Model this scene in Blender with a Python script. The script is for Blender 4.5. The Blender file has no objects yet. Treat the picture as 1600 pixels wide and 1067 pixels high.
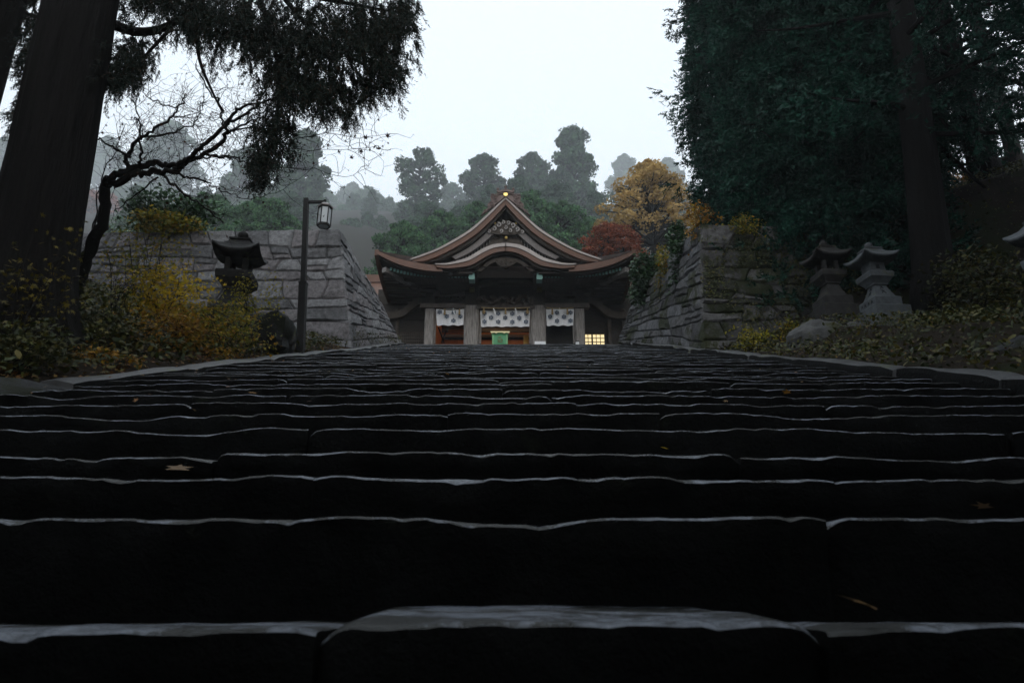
import bpy, math, random
import numpy as np
from mathutils import Vector, Matrix

# ------------------------------------------------------------------ camera, world, sun, exposure
SC = bpy.context.scene
COL = SC.collection
R = math.radians
PITCH = 18.5
FPX = 1067.0                       # focal length in photo pixels (photo 1600 wide) = 24 mm
CP, SP = math.cos(R(PITCH)), math.sin(R(PITCH))
cam_d = bpy.data.cameras.new('camera')
cam = bpy.data.objects.new('camera', cam_d)
COL.objects.link(cam)
cam.location = (0, 0, 0)
cam.rotation_euler = (R(90 + PITCH), 0, 0)
cam_d.sensor_width = 36.0
cam_d.lens = 24.0
cam_d.clip_start = 0.05
cam_d.clip_end = 3000
cam_d.dof.use_dof = True
cam_d.dof.focus_distance = 16.0
cam_d.dof.aperture_fstop = 7.0
SC.camera = cam

SC.render.engine = 'CYCLES'
SC.cycles.volume_bounces = 2
SC.cycles.max_bounces = 8
SC.cycles.diffuse_bounces = 3
SC.cycles.glossy_bounces = 3
SC.cycles.transparent_max_bounces = 8
SC.cycles.sample_clamp_indirect = 4.0
SC.cycles.use_denoising = True
SC.view_settings.view_transform = 'Standard'
SC.view_settings.look = 'None'
SC.view_settings.exposure = 0.20
SC.view_settings.gamma = 1.0
SC.view_settings.use_curve_mapping = False

SUN_EL, SUN_ROT = 22.0, 172.0      # a broad veiled sun behind the viewer, low over the valley
world = bpy.data.worlds.new('World')
SC.world = world
world.use_nodes = True
wn, wl = world.node_tree.nodes, world.node_tree.links
wn.clear()
wo = wn.new('ShaderNodeOutputWorld')
wb = wn.new('ShaderNodeBackground')
sky = wn.new('ShaderNodeTexSky')
sky.sky_type = 'NISHITA'
sky.sun_disc = False
sky.sun_elevation = R(SUN_EL)
sky.sun_rotation = R(SUN_ROT)
sky.air_density = 1.0
sky.dust_density = 6.0
mx = wn.new('ShaderNodeMix')
mx.data_type = 'RGBA'
mx.inputs['Factor'].default_value = 0.92
mx.inputs['B'].default_value = (10.9, 11.9, 12.8, 1)      # cloud cover: an even pale grey lid over the blue
wl.new(sky.outputs[0], mx.inputs['A'])
wl.new(mx.outputs['Result'], wb.inputs['Color'])
wb.inputs['Strength'].default_value = 0.1
wl.new(wb.outputs[0], wo.inputs['Surface'])

sun_d = bpy.data.lights.new('sun', 'SUN')
sun_d.energy = 1.5
sun_d.angle = R(38)
sun_d.color = (1.0, 0.97, 0.92)
sun = bpy.data.objects.new('sun', sun_d)
COL.objects.link(sun)
sun.rotation_euler = (R(90 - SUN_EL), 0, R(180 - SUN_ROT))
HAZE = 0.0010

# ------------------------------------------------------------------ helpers
rng = np.random.default_rng(7)
random.seed(7)


def ray(x, y):
    a, b = (x - 800) / FPX, (533.5 - y) / FPX
    return np.array([a, CP - b * SP, SP + b * CP])


def W(x, y, Y):
    """world point that stands at distance Y north of the viewer in the direction of photo pixel x, y"""
    d = ray(x, y)
    return d * (Y / d[1])


def D(x, y, depth):
    return ray(x, y) * depth


def vn(p, seed=0):
    """smooth value noise in -1..1 for an (n,3) array"""
    p = np.asarray(p, dtype=np.float64)
    i = np.floor(p).astype(np.int64)
    f = p - i
    f = f * f * (3 - 2 * f)
    out = np.zeros(len(p))
    for dx in (0, 1):
        for dy in (0, 1):
            for dz in (0, 1):
                h = (i[:, 0] + dx) * 374761393 + (i[:, 1] + dy) * 668265263 + (i[:, 2] + dz) * 2147483647 + seed * 974711
                h = (h ^ (h >> 13)) * 1274126177
                h = (h ^ (h >> 16)) & 0xFFFF
                w = (f[:, 0] if dx else 1 - f[:, 0]) * (f[:, 1] if dy else 1 - f[:, 1]) * (f[:, 2] if dz else 1 - f[:, 2])
                out += w * (h / 32767.5 - 1)
    return out


def mesh_np(name, V, F, mats, midx=None, smooth=False):
    """fast mesh from a vertex array and an (n,3) or (n,4) face array"""
    V = np.asarray(V, dtype=np.float32)
    F = np.asarray(F, dtype=np.int32)
    k = F.shape[1]
    me = bpy.data.meshes.new(name)
    me.vertices.add(len(V))
    me.vertices.foreach_set('co', V.ravel())
    me.loops.add(F.size)
    me.loops.foreach_set('vertex_index', F.ravel())
    me.polygons.add(len(F))
    me.polygons.foreach_set('loop_start', np.arange(0, F.size, k, dtype=np.int32))
    try:
        me.polygons.foreach_set('loop_total', np.full(len(F), k, dtype=np.int32))
    except Exception:
        pass
    for m in mats:
        me.materials.append(m)
    if midx is not None:
        me.polygons.foreach_set('material_index', np.asarray(midx, dtype=np.int32))
    if smooth:
        me.polygons.foreach_set('use_smooth', np.ones(len(F), dtype=bool))
    me.update(calc_edges=True)
    return me


def link(name, me, parent=None, loc=None):
    o = bpy.data.objects.new(name, me)
    COL.objects.link(o)
    if parent is not None:
        o.parent = parent
    if loc is not None:
        o.location = loc
    return o


def tag(o, label=None, cat=None, group=None, kind=None):
    if label:
        o['label'] = label
    if cat:
        o['category'] = cat
    if group:
        o['group'] = group
    if kind:
        o['kind'] = kind
    return o


def thing(name, label, cat, loc=(0, 0, 0), rz=0, group=None):
    o = bpy.data.objects.new(name, None)
    COL.objects.link(o)
    o.empty_display_size = 0.2
    o.location = [float(v) for v in loc]
    o.rotation_euler = (0, 0, rz)
    return tag(o, label, cat, group)


def copy_tree(o, parent=None):
    c = o.copy()
    COL.objects.link(c)
    if parent is not None:
        c.parent = parent
    for ch in list(o.children):
        copy_tree(ch, c)
    return c


class MB:
    """collects shapes, then builds them as one mesh"""
    def __init__(s):
        s.v, s.f, s.m, s.n = [], [], [], 0

    def add(s, V, F, m=0):
        V = np.asarray(V, dtype=float)
        s.v.append(V)
        for f in F:
            s.f.append([int(i) + s.n for i in f])
            s.m.append(m)
        s.n += len(V)
        return s

    def box(s, x0, x1, y0, y1, z0, z1, m=0):
        V = [(x, y, z) for z in (z0, z1) for y in (y0, y1) for x in (x0, x1)]
        return s.add(V, [(0, 2, 3, 1), (4, 5, 7, 6), (0, 1, 5, 4), (2, 6, 7, 3), (0, 4, 6, 2), (1, 3, 7, 5)], m)

    def bar(s, a, b, w, h, m=0, up=(0, 0, 1)):
        """a rectangular bar from a to b"""
        a, b = np.array(a, float), np.array(b, float)
        d = (b - a) / np.linalg.norm(b - a)
        u = np.array(up, float)
        if abs(d @ u) > 0.98:
            u = np.array((0, 1, 0.0))
        r = np.cross(d, u)
        r /= np.linalg.norm(r)
        u = np.cross(r, d)
        V = [p + r * sx * w / 2 + u * sz * h / 2 for p in (a, b) for sz in (-1, 1) for sx in (-1, 1)]
        return s.add(V, [(0, 1, 3, 2), (4, 6, 7, 5), (0, 4, 5, 1), (2, 3, 7, 6), (0, 2, 6, 4), (1, 5, 7, 3)], m)

    def tube(s, P, rad, n=7, m=0, cap=True):
        P = np.asarray(P, float)
        rad = np.broadcast_to(np.asarray(rad, float), (len(P),))
        T = np.gradient(P, axis=0)
        T /= np.linalg.norm(T, axis=1)[:, None] + 1e-9
        ref = np.array((0.31, 0.17, 0.93)) if abs(T[0] @ np.array((0.31, 0.17, 0.93))) < 0.9 else np.array((1.0, 0, 0))
        V = []
        for p, t, r in zip(P, T, rad):
            a = np.cross(t, ref)
            a /= np.linalg.norm(a) + 1e-9
            b = np.cross(t, a)
            ref = np.cross(a, t)
            for k in range(n):
                q = 2 * math.pi * k / n
                V.append(p + r * (a * math.cos(q) + b * math.sin(q)))
        F = []
        for i in range(len(P) - 1):
            for k in range(n):
                k2 = (k + 1) % n
                F.append((i * n + k, i * n + k2, (i + 1) * n + k2, (i + 1) * n + k))
        if cap:
            F.append(tuple(range(n))[::-1])
            F.append(tuple((len(P) - 1) * n + k for k in range(n)))
        return s.add(V, F, m)

    def rings(s, rings, m=0, cap=True):
        """rings: list of equally long closed loops of points"""
        n = len(rings[0])
        V = [p for r in rings for p in r]
        F = []
        for i in range(len(rings) - 1):
            for k in range(n):
                k2 = (k + 1) % n
                F.append((i * n + k, i * n + k2, (i + 1) * n + k2, (i + 1) * n + k))
        if cap:
            F.append(tuple(range(n))[::-1])
            F.append(tuple((len(rings) - 1) * n + k for k in range(n)))
        return s.add(V, F, m)

    def grid(s, G, m=0):
        """G: (r, c, 3) array of points"""
        G = np.asarray(G, float)
        r, c = G.shape[:2]
        F = [(i * c + j, i * c + j + 1, (i + 1) * c + j + 1, (i + 1) * c + j) for i in range(r - 1) for j in range(c - 1)]
        return s.add(G.reshape(-1, 3), F, m)

    def plate(s, poly, y0, y1, m=0):
        """a polygon of (x, z) points given thickness from y0 to y1"""
        n = len(poly)
        V = [(p[0], y0, p[1]) for p in poly] + [(p[0], y1, p[1]) for p in poly]
        F = [tuple(range(n)), tuple(range(n, 2 * n))[::-1]] + [(k, k + n, (k + 1) % n + n, (k + 1) % n) for k in range(n)]
        return s.add(V, F, m)

    def ball(s, c, r, m=0, n=8, k=5, sz=1.0):
        c = np.array(c, float)
        rg = []
        for i in range(k + 1):
            a = math.pi * (i + 0.02) / (k + 0.04) - math.pi / 2
            rg.append([c + (r * math.cos(a) * math.cos(2 * math.pi * j / n), r * math.cos(a) * math.sin(2 * math.pi * j / n), r * sz * math.sin(a)) for j in range(n)])
        return s.rings(rg, m)

    def mesh(s, name, mats, org=(0, 0, 0), smooth=False):
        me = bpy.data.meshes.new(name)
        V = np.concatenate(s.v) - np.asarray(org, float)
        me.from_pydata(V.tolist(), [], s.f)
        for m in (mats if isinstance(mats, (list, tuple)) else [mats]):
            me.materials.append(m)
        me.polygons.foreach_set('material_index', s.m)
        if smooth:
            me.polygons.foreach_set('use_smooth', [True] * len(s.f))
        me.update()
        return me

    def build(s, name, mats, parent=None, smooth=False):
        org = parent.location if parent is not None else (0, 0, 0)
        p = parent
        org = np.zeros(3)
        while p is not None:
            org = org + np.array(p.location)
            p = p.parent
        return link(name, s.mesh(name, mats, org, smooth), parent)


def scatter(template, pos, mat3):
    """template (V, F); pos (n,3); mat3 (n,3,3) -> V, F of all the copies"""
    TV, TF = template
    TV = np.asarray(TV, float)
    TF = np.asarray(TF, np.int64)
    V = np.einsum('nij,vj->nvi', mat3, TV) + pos[:, None, :]
    F = TF[None] + (np.arange(len(pos)) * len(TV))[:, None, None]
    return V.reshape(-1, 3), F.reshape(-1, TF.shape[1])


def frames(direction, scale, roll=None, r=rng):
    """matrices whose z axis follows direction, with random roll; columns scaled"""
    d = direction / (np.linalg.norm(direction, axis=1)[:, None] + 1e-9)
    n = len(d)
    t = r.normal(size=(n, 3))
    a = np.cross(d, t)
    a /= np.linalg.norm(a, axis=1)[:, None] + 1e-9
    b = np.cross(d, a)
    M = np.stack([a, b, d], axis=2)
    return M * np.asarray(scale).reshape(-1, 1, 1)


# ------------------------------------------------------------------ materials
def mat(name, col, rough=0.7, var=0.25, scale=6.0, bump=0.3, bscale=30.0, spec=0.4, second=None, metal=0.0, stretch=None, patch=None, patch_scale=1.5, patch_at=0.58, bdist=0.01):
    m = bpy.data.materials.new(name)
    m.use_nodes = True
    n, l = m.node_tree.nodes, m.node_tree.links
    b = n['Principled BSDF']
    b.inputs['Roughness'].default_value = rough
    b.inputs['Specular IOR Level'].default_value = spec
    b.inputs['Metallic'].default_value = metal
    tc = n.new('ShaderNodeTexCoord')
    src = tc.outputs['Object']
    if stretch:
        mp = n.new('ShaderNodeMapping')
        mp.inputs['Scale'].default_value = stretch
        l.new(src, mp.inputs[0])
        src = mp.outputs[0]
    nz = n.new('ShaderNodeTexNoise')
    nz.inputs['Scale'].default_value = scale
    nz.inputs['Detail'].default_value = 6
    nz.inputs['Roughness'].default_value = 0.65
    l.new(src, nz.inputs['Vector'])
    rp = n.new('ShaderNodeValToRGB')
    c2 = second if second else tuple(c * (1 - var) for c in col)
    c1 = tuple(min(1, c * (1 + var)) for c in col) if not second else col
    rp.color_ramp.elements[0].position = 0.32
    rp.color_ramp.elements[0].color = (*c2, 1)
    rp.color_ramp.elements[1].position = 0.68
    rp.color_ramp.elements[1].color = (*c1, 1)
    l.new(nz.outputs['Fac'], rp.inputs[0])
    out = rp.outputs[0]
    if patch:
        n2 = n.new('ShaderNodeTexNoise')
        n2.inputs['Scale'].default_value = patch_scale
        n2.inputs['Detail'].default_value = 8
        n2.inputs['Roughness'].default_value = 0.7
        l.new(tc.outputs['Object'], n2.inputs['Vector'])
        r2 = n.new('ShaderNodeValToRGB')
        r2.color_ramp.elements[0].position = patch_at
        r2.color_ramp.elements[1].position = patch_at + 0.06
        l.new(n2.outputs['Fac'], r2.inputs[0])
        mm = n.new('ShaderNodeMix')
        mm.data_type = 'RGBA'
        l.new(r2.outputs[0], mm.inputs['Factor'])
        l.new(out, mm.inputs['A'])
        mm.inputs['B'].default_value = (*patch, 1)
        out = mm.outputs['Result']
    l.new(out, b.inputs['Base Color'])
    if bump:
        n3 = n.new('ShaderNodeTexNoise')
        n3.inputs['Scale'].default_value = bscale
        n3.inputs['Detail'].default_value = 8
        n3.inputs['Roughness'].default_value = 0.7
        l.new(src, n3.inputs['Vector'])
        bp = n.new('ShaderNodeBump')
        bp.inputs['Strength'].default_value = bump
        bp.inputs['Distance'].default_value = bdist
        l.new(n3.outputs['Fac'], bp.inputs['Height'])
        l.new(bp.outputs[0], b.inputs['Normal'])
    return m


def leafmat(name, cols, rough=0.6, trans=0.25, spec=0.3, nscale=0.9, lo=0.6, hi=1.4):
    """foliage: each leaf (mesh island) takes its own colour from the ramp, and passes some light"""
    m = bpy.data.materials.new(name)
    m.use_nodes = True
    n, l = m.node_tree.nodes, m.node_tree.links
    b = n['Principled BSDF']
    b.inputs['Roughness'].default_value = rough
    b.inputs['Specular IOR Level'].default_value = spec
    g = n.new('ShaderNodeNewGeometry')
    rp = n.new('ShaderNodeValToRGB')
    el = rp.color_ramp.elements
    k = len(cols)
    while len(el) < k:
        el.new(0.5)
    for i, c in enumerate(cols):
        el[i].position = i / max(1, k - 1)
        el[i].color = (*c, 1)
    l.new(g.outputs['Random Per Island'], rp.inputs[0])
    out = rp.outputs[0]
    tc = n.new('ShaderNodeTexCoord')
    nz = n.new('ShaderNodeTexNoise')
    nz.inputs['Scale'].default_value = nscale
    nz.inputs['Detail'].default_value = 3
    l.new(tc.outputs['Object'], nz.inputs['Vector'])
    mr = n.new('ShaderNodeMapRange')
    mr.inputs['From Min'].default_value = 0.3
    mr.inputs['From Max'].default_value = 0.7
    mr.inputs['To Min'].default_value = lo
    mr.inputs['To Max'].default_value = hi
    l.new(nz.outputs['Fac'], mr.inputs[0])
    mu = n.new('ShaderNodeVectorMath')
    mu.operation = 'SCALE'
    l.new(out, mu.inputs[0])
    l.new(mr.outputs[0], mu.inputs['Scale'])
    out = mu.outputs[0]
    l.new(out, b.inputs['Base Color'])
    if trans > 0:
        t = n.new('ShaderNodeBsdfTranslucent')
        l.new(out, t.inputs['Color'])
        ms = n.new('ShaderNodeMixShader')
        ms.inputs[0].default_value = trans
        l.new(b.outputs[0], ms.inputs[1])
        l.new(t.outputs[0], ms.inputs[2])
        l.new(ms.outputs[0], n['Material Output'].inputs['Surface'])
    return m


def plain(name, col, rough=0.5, metal=0.0, emit=None, estr=0.0, spec=0.4):
    m = bpy.data.materials.new(name)
    m.use_nodes = True
    b = m.node_tree.nodes['Principled BSDF']
    b.inputs['Base Color'].default_value = (*col, 1)
    b.inputs['Roughness'].default_value = rough
    b.inputs['Metallic'].default_value = metal
    b.inputs['Specular IOR Level'].default_value = spec
    if emit:
        b.inputs['Emission Color'].default_value = (*emit, 1)
        b.inputs['Emission Strength'].default_value = estr
    return m


M = {}
M['step'] = mat('shade_black_step_stone', (0.0034, 0.0037, 0.0037), rough=0.65, var=0.7, scale=7, bump=1.0, bscale=40, spec=0.06, patch=(0.0075, 0.009, 0.006), patch_scale=5.0, patch_at=0.60, bdist=0.012)  # shade on the risers painted in as near-black stone, with mossy flecks
M['tread'] = mat('sky_lit_wet_tread', (0.125, 0.140, 0.168), rough=0.25, var=0.7, scale=22, bump=1.0, bscale=70, spec=0.55, patch=(0.014, 0.015, 0.014), patch_scale=4.2, patch_at=0.470, bdist=0.006)  # sky light on treads and noses painted in as paler stone; gloss is wetness
M['kerb'] = mat('kerb_stone', (0.036, 0.037, 0.039), rough=0.5, var=0.6, scale=7, bump=0.7, bscale=40, spec=0.5, patch=(0.05, 0.06, 0.02), patch_scale=2.5, patch_at=0.57, bdist=0.008)
M['wall'] = [mat('rampart_stone_' + k, c, rough=0.75, var=0.5, scale=11, bump=1.0, bscale=26, spec=0.35, patch=p, patch_scale=7, patch_at=a, bdist=0.03)
             for k, c, p, a in (('grey', (0.175, 0.175, 0.182), (0.36, 0.36, 0.34), 0.64), ('mauve', (0.145, 0.135, 0.14), (0.30, 0.30, 0.29), 0.66), ('dark', (0.095, 0.095, 0.10), (0.25, 0.25, 0.23), 0.66))]
M['mossy'] = [mat('mossy_stone_' + k, c, rough=0.85, var=0.5, scale=8.0, bump=1.0, bscale=26, spec=0.3, patch=p, patch_scale=1.7, patch_at=a, bdist=0.02)
              for k, c, p, a in (('grey', (0.052, 0.050, 0.052), (0.016, 0.020, 0.006), 0.47), ('dark', (0.034, 0.033, 0.034), (0.013, 0.017, 0.005), 0.44), ('pale', (0.085, 0.083, 0.084), (0.024, 0.027, 0.009), 0.52))]
M['soil'] = mat('leaf_mould_soil', (0.016, 0.012, 0.008), rough=0.95, var=0.5, scale=3, bump=0.8, bscale=14, spec=0.1, patch=(0.014, 0.018, 0.006), patch_scale=0.7, patch_at=0.52, bdist=0.04)
M['core'] = mat('packed_earth', (0.020, 0.018, 0.014), rough=0.95, var=0.4, scale=4, bump=0.4)
M['bark'] = mat('cedar_bark', (0.007, 0.006, 0.0055), rough=0.9, var=0.5, scale=3.0, bump=1.0, bscale=8, spec=0.15, stretch=(6, 6, 0.5), bdist=0.04)
M['twig'] = mat('maple_bark', (0.010, 0.009, 0.008), rough=0.85, var=0.4, scale=9, bump=0.5, bscale=30, spec=0.2)
M['lantern'] = mat('lantern_stone', (0.078, 0.086, 0.093), rough=0.7, var=0.3, scale=9, bump=0.5, bscale=50, spec=0.35, patch=(0.07, 0.075, 0.05), patch_scale=4, patch_at=0.58, bdist=0.006)
M['lantern_dark'] = mat('weathered_lantern_stone', (0.026, 0.025, 0.0245), rough=0.8, var=0.4, scale=8, bump=0.6, bscale=40, spec=0.3, patch=(0.05, 0.05, 0.03), patch_scale=4, patch_at=0.58, bdist=0.008)
M['rock'] = mat('boulder_stone', (0.075, 0.075, 0.074), rough=0.8, var=0.5, scale=4, bump=1.0, bscale=16, spec=0.3, patch=(0.045, 0.048, 0.018), patch_scale=2.0, patch_at=0.52, bdist=0.03)
M['darkrock'] = mat('dark_block_stone', (0.026, 0.027, 0.029), rough=0.8, var=0.5, scale=4, bump=1.0, bscale=16, spec=0.25, patch=(0.012, 0.014, 0.007), patch_scale=2.0, patch_at=0.5, bdist=0.02)

# ------------------------------------------------------------------ the haze, the ground
NOSE_C, SLOPE, STAIR_TOP = 0.39, 0.351, 19.2


def sst(a, b, x):
    t = np.clip((np.asarray(x, float) - a) / (b - a), 0, 1)
    return t * t * (3 - 2 * t)


def nose(y):
    return -NOSE_C + SLOPE * np.minimum(y, STAIR_TOP)


def gh(x, y):
    x, y = np.asarray(x, float), np.asarray(y, float)
    z = np.where(y < -14, nose(-14.0) + 0.15 * (y + 14), nose(y))
    inside = (np.abs(x) < 3.32) & (y < 19.3)
    z = z - np.where(inside, 0.42, 0.05)
    z = np.where((y > 19.2) & (np.abs(x) < 30), np.maximum(z, 6.3), z)
    dr, dl = x - 3.45, -3.4 - x
    far = sst(19.5, 20.5, y) * (1 - sst(34, 40, y)) * (np.abs(x) < 12)
    bank = np.where(dr > 0, 0.12 * np.minimum(dr, 1) + 0.42 * sst(1.0, 1.9, dr) + 0.30 * np.clip(dr - 4.2, 0, 26), 0)
    bank = bank + np.where(dl > 0, 0.26 * np.minimum(dl, 3) + 0.22 * np.clip(dl - 3, 0, 40), 0)
    z = z + bank * (1 - far)
    z = z + 0.60 * (np.sqrt((np.clip(y - 40, 0, 480)) ** 2 + 36) - 6) * (y > 40)
    rise = np.clip(dr - 1.9, 0, 4.2) * 0.62 * sst(11.7, 12.9, y) * (1 - sst(19, 21, y))
    z = z + np.where(dr > 0, rise, 0)
    tl = sst(-4.55, -4.95, x) * sst(15.1, 15.5, y) * (1 - sst(20.2, 21.0, y))
    tr = sst(4.3, 4.75, x) * sst(13.1, 13.5, y) * (1 - sst(20.2, 21.0, y))
    z = np.where(tl > 0, np.maximum(z, z * (1 - tl) + tl * np.maximum(7.72, z)), z)
    z = np.where(tr > 0, np.maximum(z, z * (1 - tr) + tr * np.maximum(6.92, z)), z)
    p = np.stack([x * 0.7, y * 0.7, 0 * x], axis=-1).reshape(-1, 3)
    nz = vn(p, 3).reshape(x.shape) * 0.05 + vn(p * 0.14, 4).reshape(x.shape) * 1.1 * sst(38, 60, np.hypot(x, y))
    return z + nz


gx = np.unique(np.concatenate([np.arange(-14, 14.01, 0.35), np.arange(-60, 60.1, 3), np.arange(-638, 639, 29)]))
gy = np.unique(np.concatenate([np.arange(-6, 24.01, 0.4), np.arange(-60, 120, 4), np.arange(-580, 640, 29)]))
X, Y = np.meshgrid(gx, gy)
Z = gh(X, Y)
r_, c_ = X.shape
idx = np.arange(r_ * c_).reshape(r_, c_)
GF = np.stack([idx[:-1, :-1], idx[:-1, 1:], idx[1:, 1:], idx[1:, :-1]], axis=-1).reshape(-1, 4)
tag(link('ground', mesh_np('ground', np.stack([X, Y, Z], -1).reshape(-1, 3), GF, [M['soil']], smooth=True)), kind='structure')

hz = MB()
hz.box(-640, 640, -585, 640, float(Z.min()) - 1, 330)
hm = bpy.data.materials.new('haze')
hm.use_nodes = True
hm.node_tree.nodes.clear()
ho = hm.node_tree.nodes.new('ShaderNodeOutputMaterial')
hv = hm.node_tree.nodes.new('ShaderNodeVolumePrincipled')
hv.inputs['Color'].default_value = (0.90, 0.95, 1.0, 1)
hv.inputs['Density'].default_value = HAZE
hm.node_tree.links.new(hv.outputs[0], ho.inputs['Volume'])
if HAZE > 0:
    tag(hz.build('haze', hm), kind='stuff')

# ------------------------------------------------------------------ the stone stair, block by block
stairs = thing('stairs', None, None, (0, 0, 0))
stairs['kind'] = 'structure'
XL, XR = -3.14, 3.22
noses = [0.08, 0.50, 0.926, 1.396, 1.763, 2.044, 2.58, 3.02, 3.41]
while noses[-1] < STAIR_TOP - 0.3:
    noses.append(noses[-1] + 0.40 * (1 + rng.uniform(-0.16, 0.16)))
noses[-1] = STAIR_TOP
PXJ = {2: [495, 1290], 3: [-150, 843, 1292], 4: [490, 1308], 5: [332, 1155], 6: [-60, 480, 1590], 7: [318, 700, 1030], 8: [300, 480, 900, 1290]}


def step_block(x0, x1, y, ynext, h, seg, i, j, lift=0.0, slopef=0.0):
    L = x1 - x0
    xs = np.unique(np.concatenate([np.linspace(x0, x1, max(4, int(L / seg))), [x0 + 0.03, x0 + 0.08, x1 - 0.08, x1 - 0.03]]))
    t = ynext - y
    prof = np.array([(0.035, -h - 0.10), (0.014, -h * 0.75), (0.004, -h * 0.45), (0.0, -0.030), (0.001, -0.0055), (0.004, -0.0018), (0.011, -0.0002), (0.028, 0.0),
                     (0.07, 0.0), (t * 0.35, 0.001), (t * 0.7, 0.0), (t + 0.10, -0.004)])
    z0 = nose(y) + lift
    n, k = len(xs), len(prof)
    X = np.repeat(xs[:, None], k, 1)
    PY = np.repeat(prof[None, :, 0], n, 0)
    PZ = np.repeat(prof[None, :, 1], n, 0)
    sd = i * 31
    q = np.stack([X * 1.3, PZ * 3 + sd, np.full_like(X, sd)], -1).reshape(-1, 3)
    front = (vn(q, 1) * 0.024 + vn(q * 4, 2) * 0.010 + vn(q * 11, 3) * 0.004).reshape(X.shape)
    q2 = np.stack([X * 1.1, PY * 1.5, np.full_like(X, sd + 0.5)], -1).reshape(-1, 3)
    top = (vn(q2, 5) * 0.006 + vn(q2 * 4, 6) * 0.0045 + vn(q2 * 13, 8) * 0.0032 + vn(q2 * 31, 10) * 0.0020).reshape(X.shape)
    e = np.minimum(X - x0, x1 - X)
    cor = np.clip(1 - e / 0.05, 0, 1) ** 2 * (0.3 + 1.4 * ((i * 7 + j * 5) % 4 == 0))
    wf = np.exp(-((PY) / 0.12) ** 2)
    tilt = np.clip(PY, 0, 9) * slopef
    nick = np.clip(vn(np.stack([X * 11, 0 * X, np.full_like(X, sd + 7.7)], -1).reshape(-1, 3), 13).reshape(X.shape) - 0.35, 0, 1) + np.clip(vn(np.stack([X * 27, 0 * X, np.full_like(X, sd + 1.7)], -1).reshape(-1, 3), 14).reshape(X.shape) - 0.3, 0, 1) * 0.5
    chip = np.clip(vn(np.stack([X * 2.3, 0 * X, np.full_like(X, sd + 3.3)], -1).reshape(-1, 3), 9).reshape(X.shape) - 0.42, 0, 1)
    Yc = y + PY + front * (PY < 0.1) + cor * 0.016 * (PY < 0.2) + chip * 0.06 * wf + nick * 0.022 * np.exp(-(PY / 0.03) ** 2) * (PZ > -0.1)
    Zc = z0 + PZ + (top + tilt - cor * 0.014 - chip * 0.028 * wf - nick * 0.016 * np.exp(-(PY / 0.03) ** 2)) * (PZ > -0.06)
    V = np.stack([X, Yc, Zc], -1)
    mb = MB()
    Gq = V.transpose(1, 0, 2)
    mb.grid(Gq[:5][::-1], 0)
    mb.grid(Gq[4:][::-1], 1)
    for c in (V[0], V[-1]):
        mb.add(list(c) + [(c[0][0], c[-1][1], c[0][2])], [tuple(range(k + 1))])
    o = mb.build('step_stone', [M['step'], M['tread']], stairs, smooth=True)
    o.data.set_sharp_from_angle(angle=R(38))
    return o


for i in range(len(noses) - 1):
    y, yn = noses[i], noses[i + 1]
    h = float(nose(y) - nose(noses[i - 1])) if i else 0.15
    if i in PXJ:
        dep = y * CP + float(nose(y)) * SP
        js = [(px - 800) / FPX * dep for px in PXJ[i]]
        js = [x for x in js if XL + 0.4 < x < XR - 0.4]
        for xx, sgn in ((min(js + [0]), -1), (max(js + [0]), 1)):
            while (xx - XL if sgn < 0 else XR - xx) > 2.6:
                xx += sgn * rng.uniform(1.2, 1.9)
                js.append(xx)
        js = sorted(js)
    else:
        js, x = [], XL + rng.uniform(0.7, 1.9)
        while x < XR - 0.6:
            js.append(x)
            x += rng.uniform(0.9, 2.0)
    b = [XL] + js + [XR]
    seg = 0.022 if y < 2.2 else 0.035 if y < 5 else 0.07 if y < 10 else 0.16
    for j in range(len(b) - 1):
        lift = rng.uniform(-0.006, 0.006) if y < 4 else rng.uniform(-0.013, 0.013)
        sf = rng.uniform(-0.03, 0.01)
        if i == 2:
            mid = (b[j] + b[j + 1]) / 2
            lift, sf = (-0.006, -0.050) if mid < -0.24 else (0.0, 0.004) if mid < 0.38 else (-0.006, -0.045)
        if i == 5 and -1.0 < (b[j] + b[j + 1]) / 2 < 0.7:
            sf = 0.05
        if i == 3:
            lift = 0.0
        step_block(b[j] + 0.0004, b[j + 1] - 0.0004, y, yn, h, seg, i, j, lift, sf)
under = MB()
under.grid(np.array([[(XL - 0.05, yy, float(nose(yy)) - 0.33), (XR + 0.05, yy, float(nose(yy)) - 0.33)] for yy in (-3.0, 8.0, STAIR_TOP)]))
under.build('stair_bed', M['core'], stairs)
for sx in (XL - 0.03, XR + 0.03):
    pass
land = MB()
for k, (x0, x1) in enumerate(((-3.3, -2.1), (-2.1, -0.6), (-0.6, 0.9), (0.9, 2.2), (2.2, 3.4))):
    land = MB()
    land.box(x0 + 0.005, x1 - 0.005, STAIR_TOP + 0.02, STAIR_TOP + 1.9, 6.1, float(nose(STAIR_TOP)) - 0.004 - 0.003 * (k % 2))
    land.build('landing_stone', M['kerb'], stairs)

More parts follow.
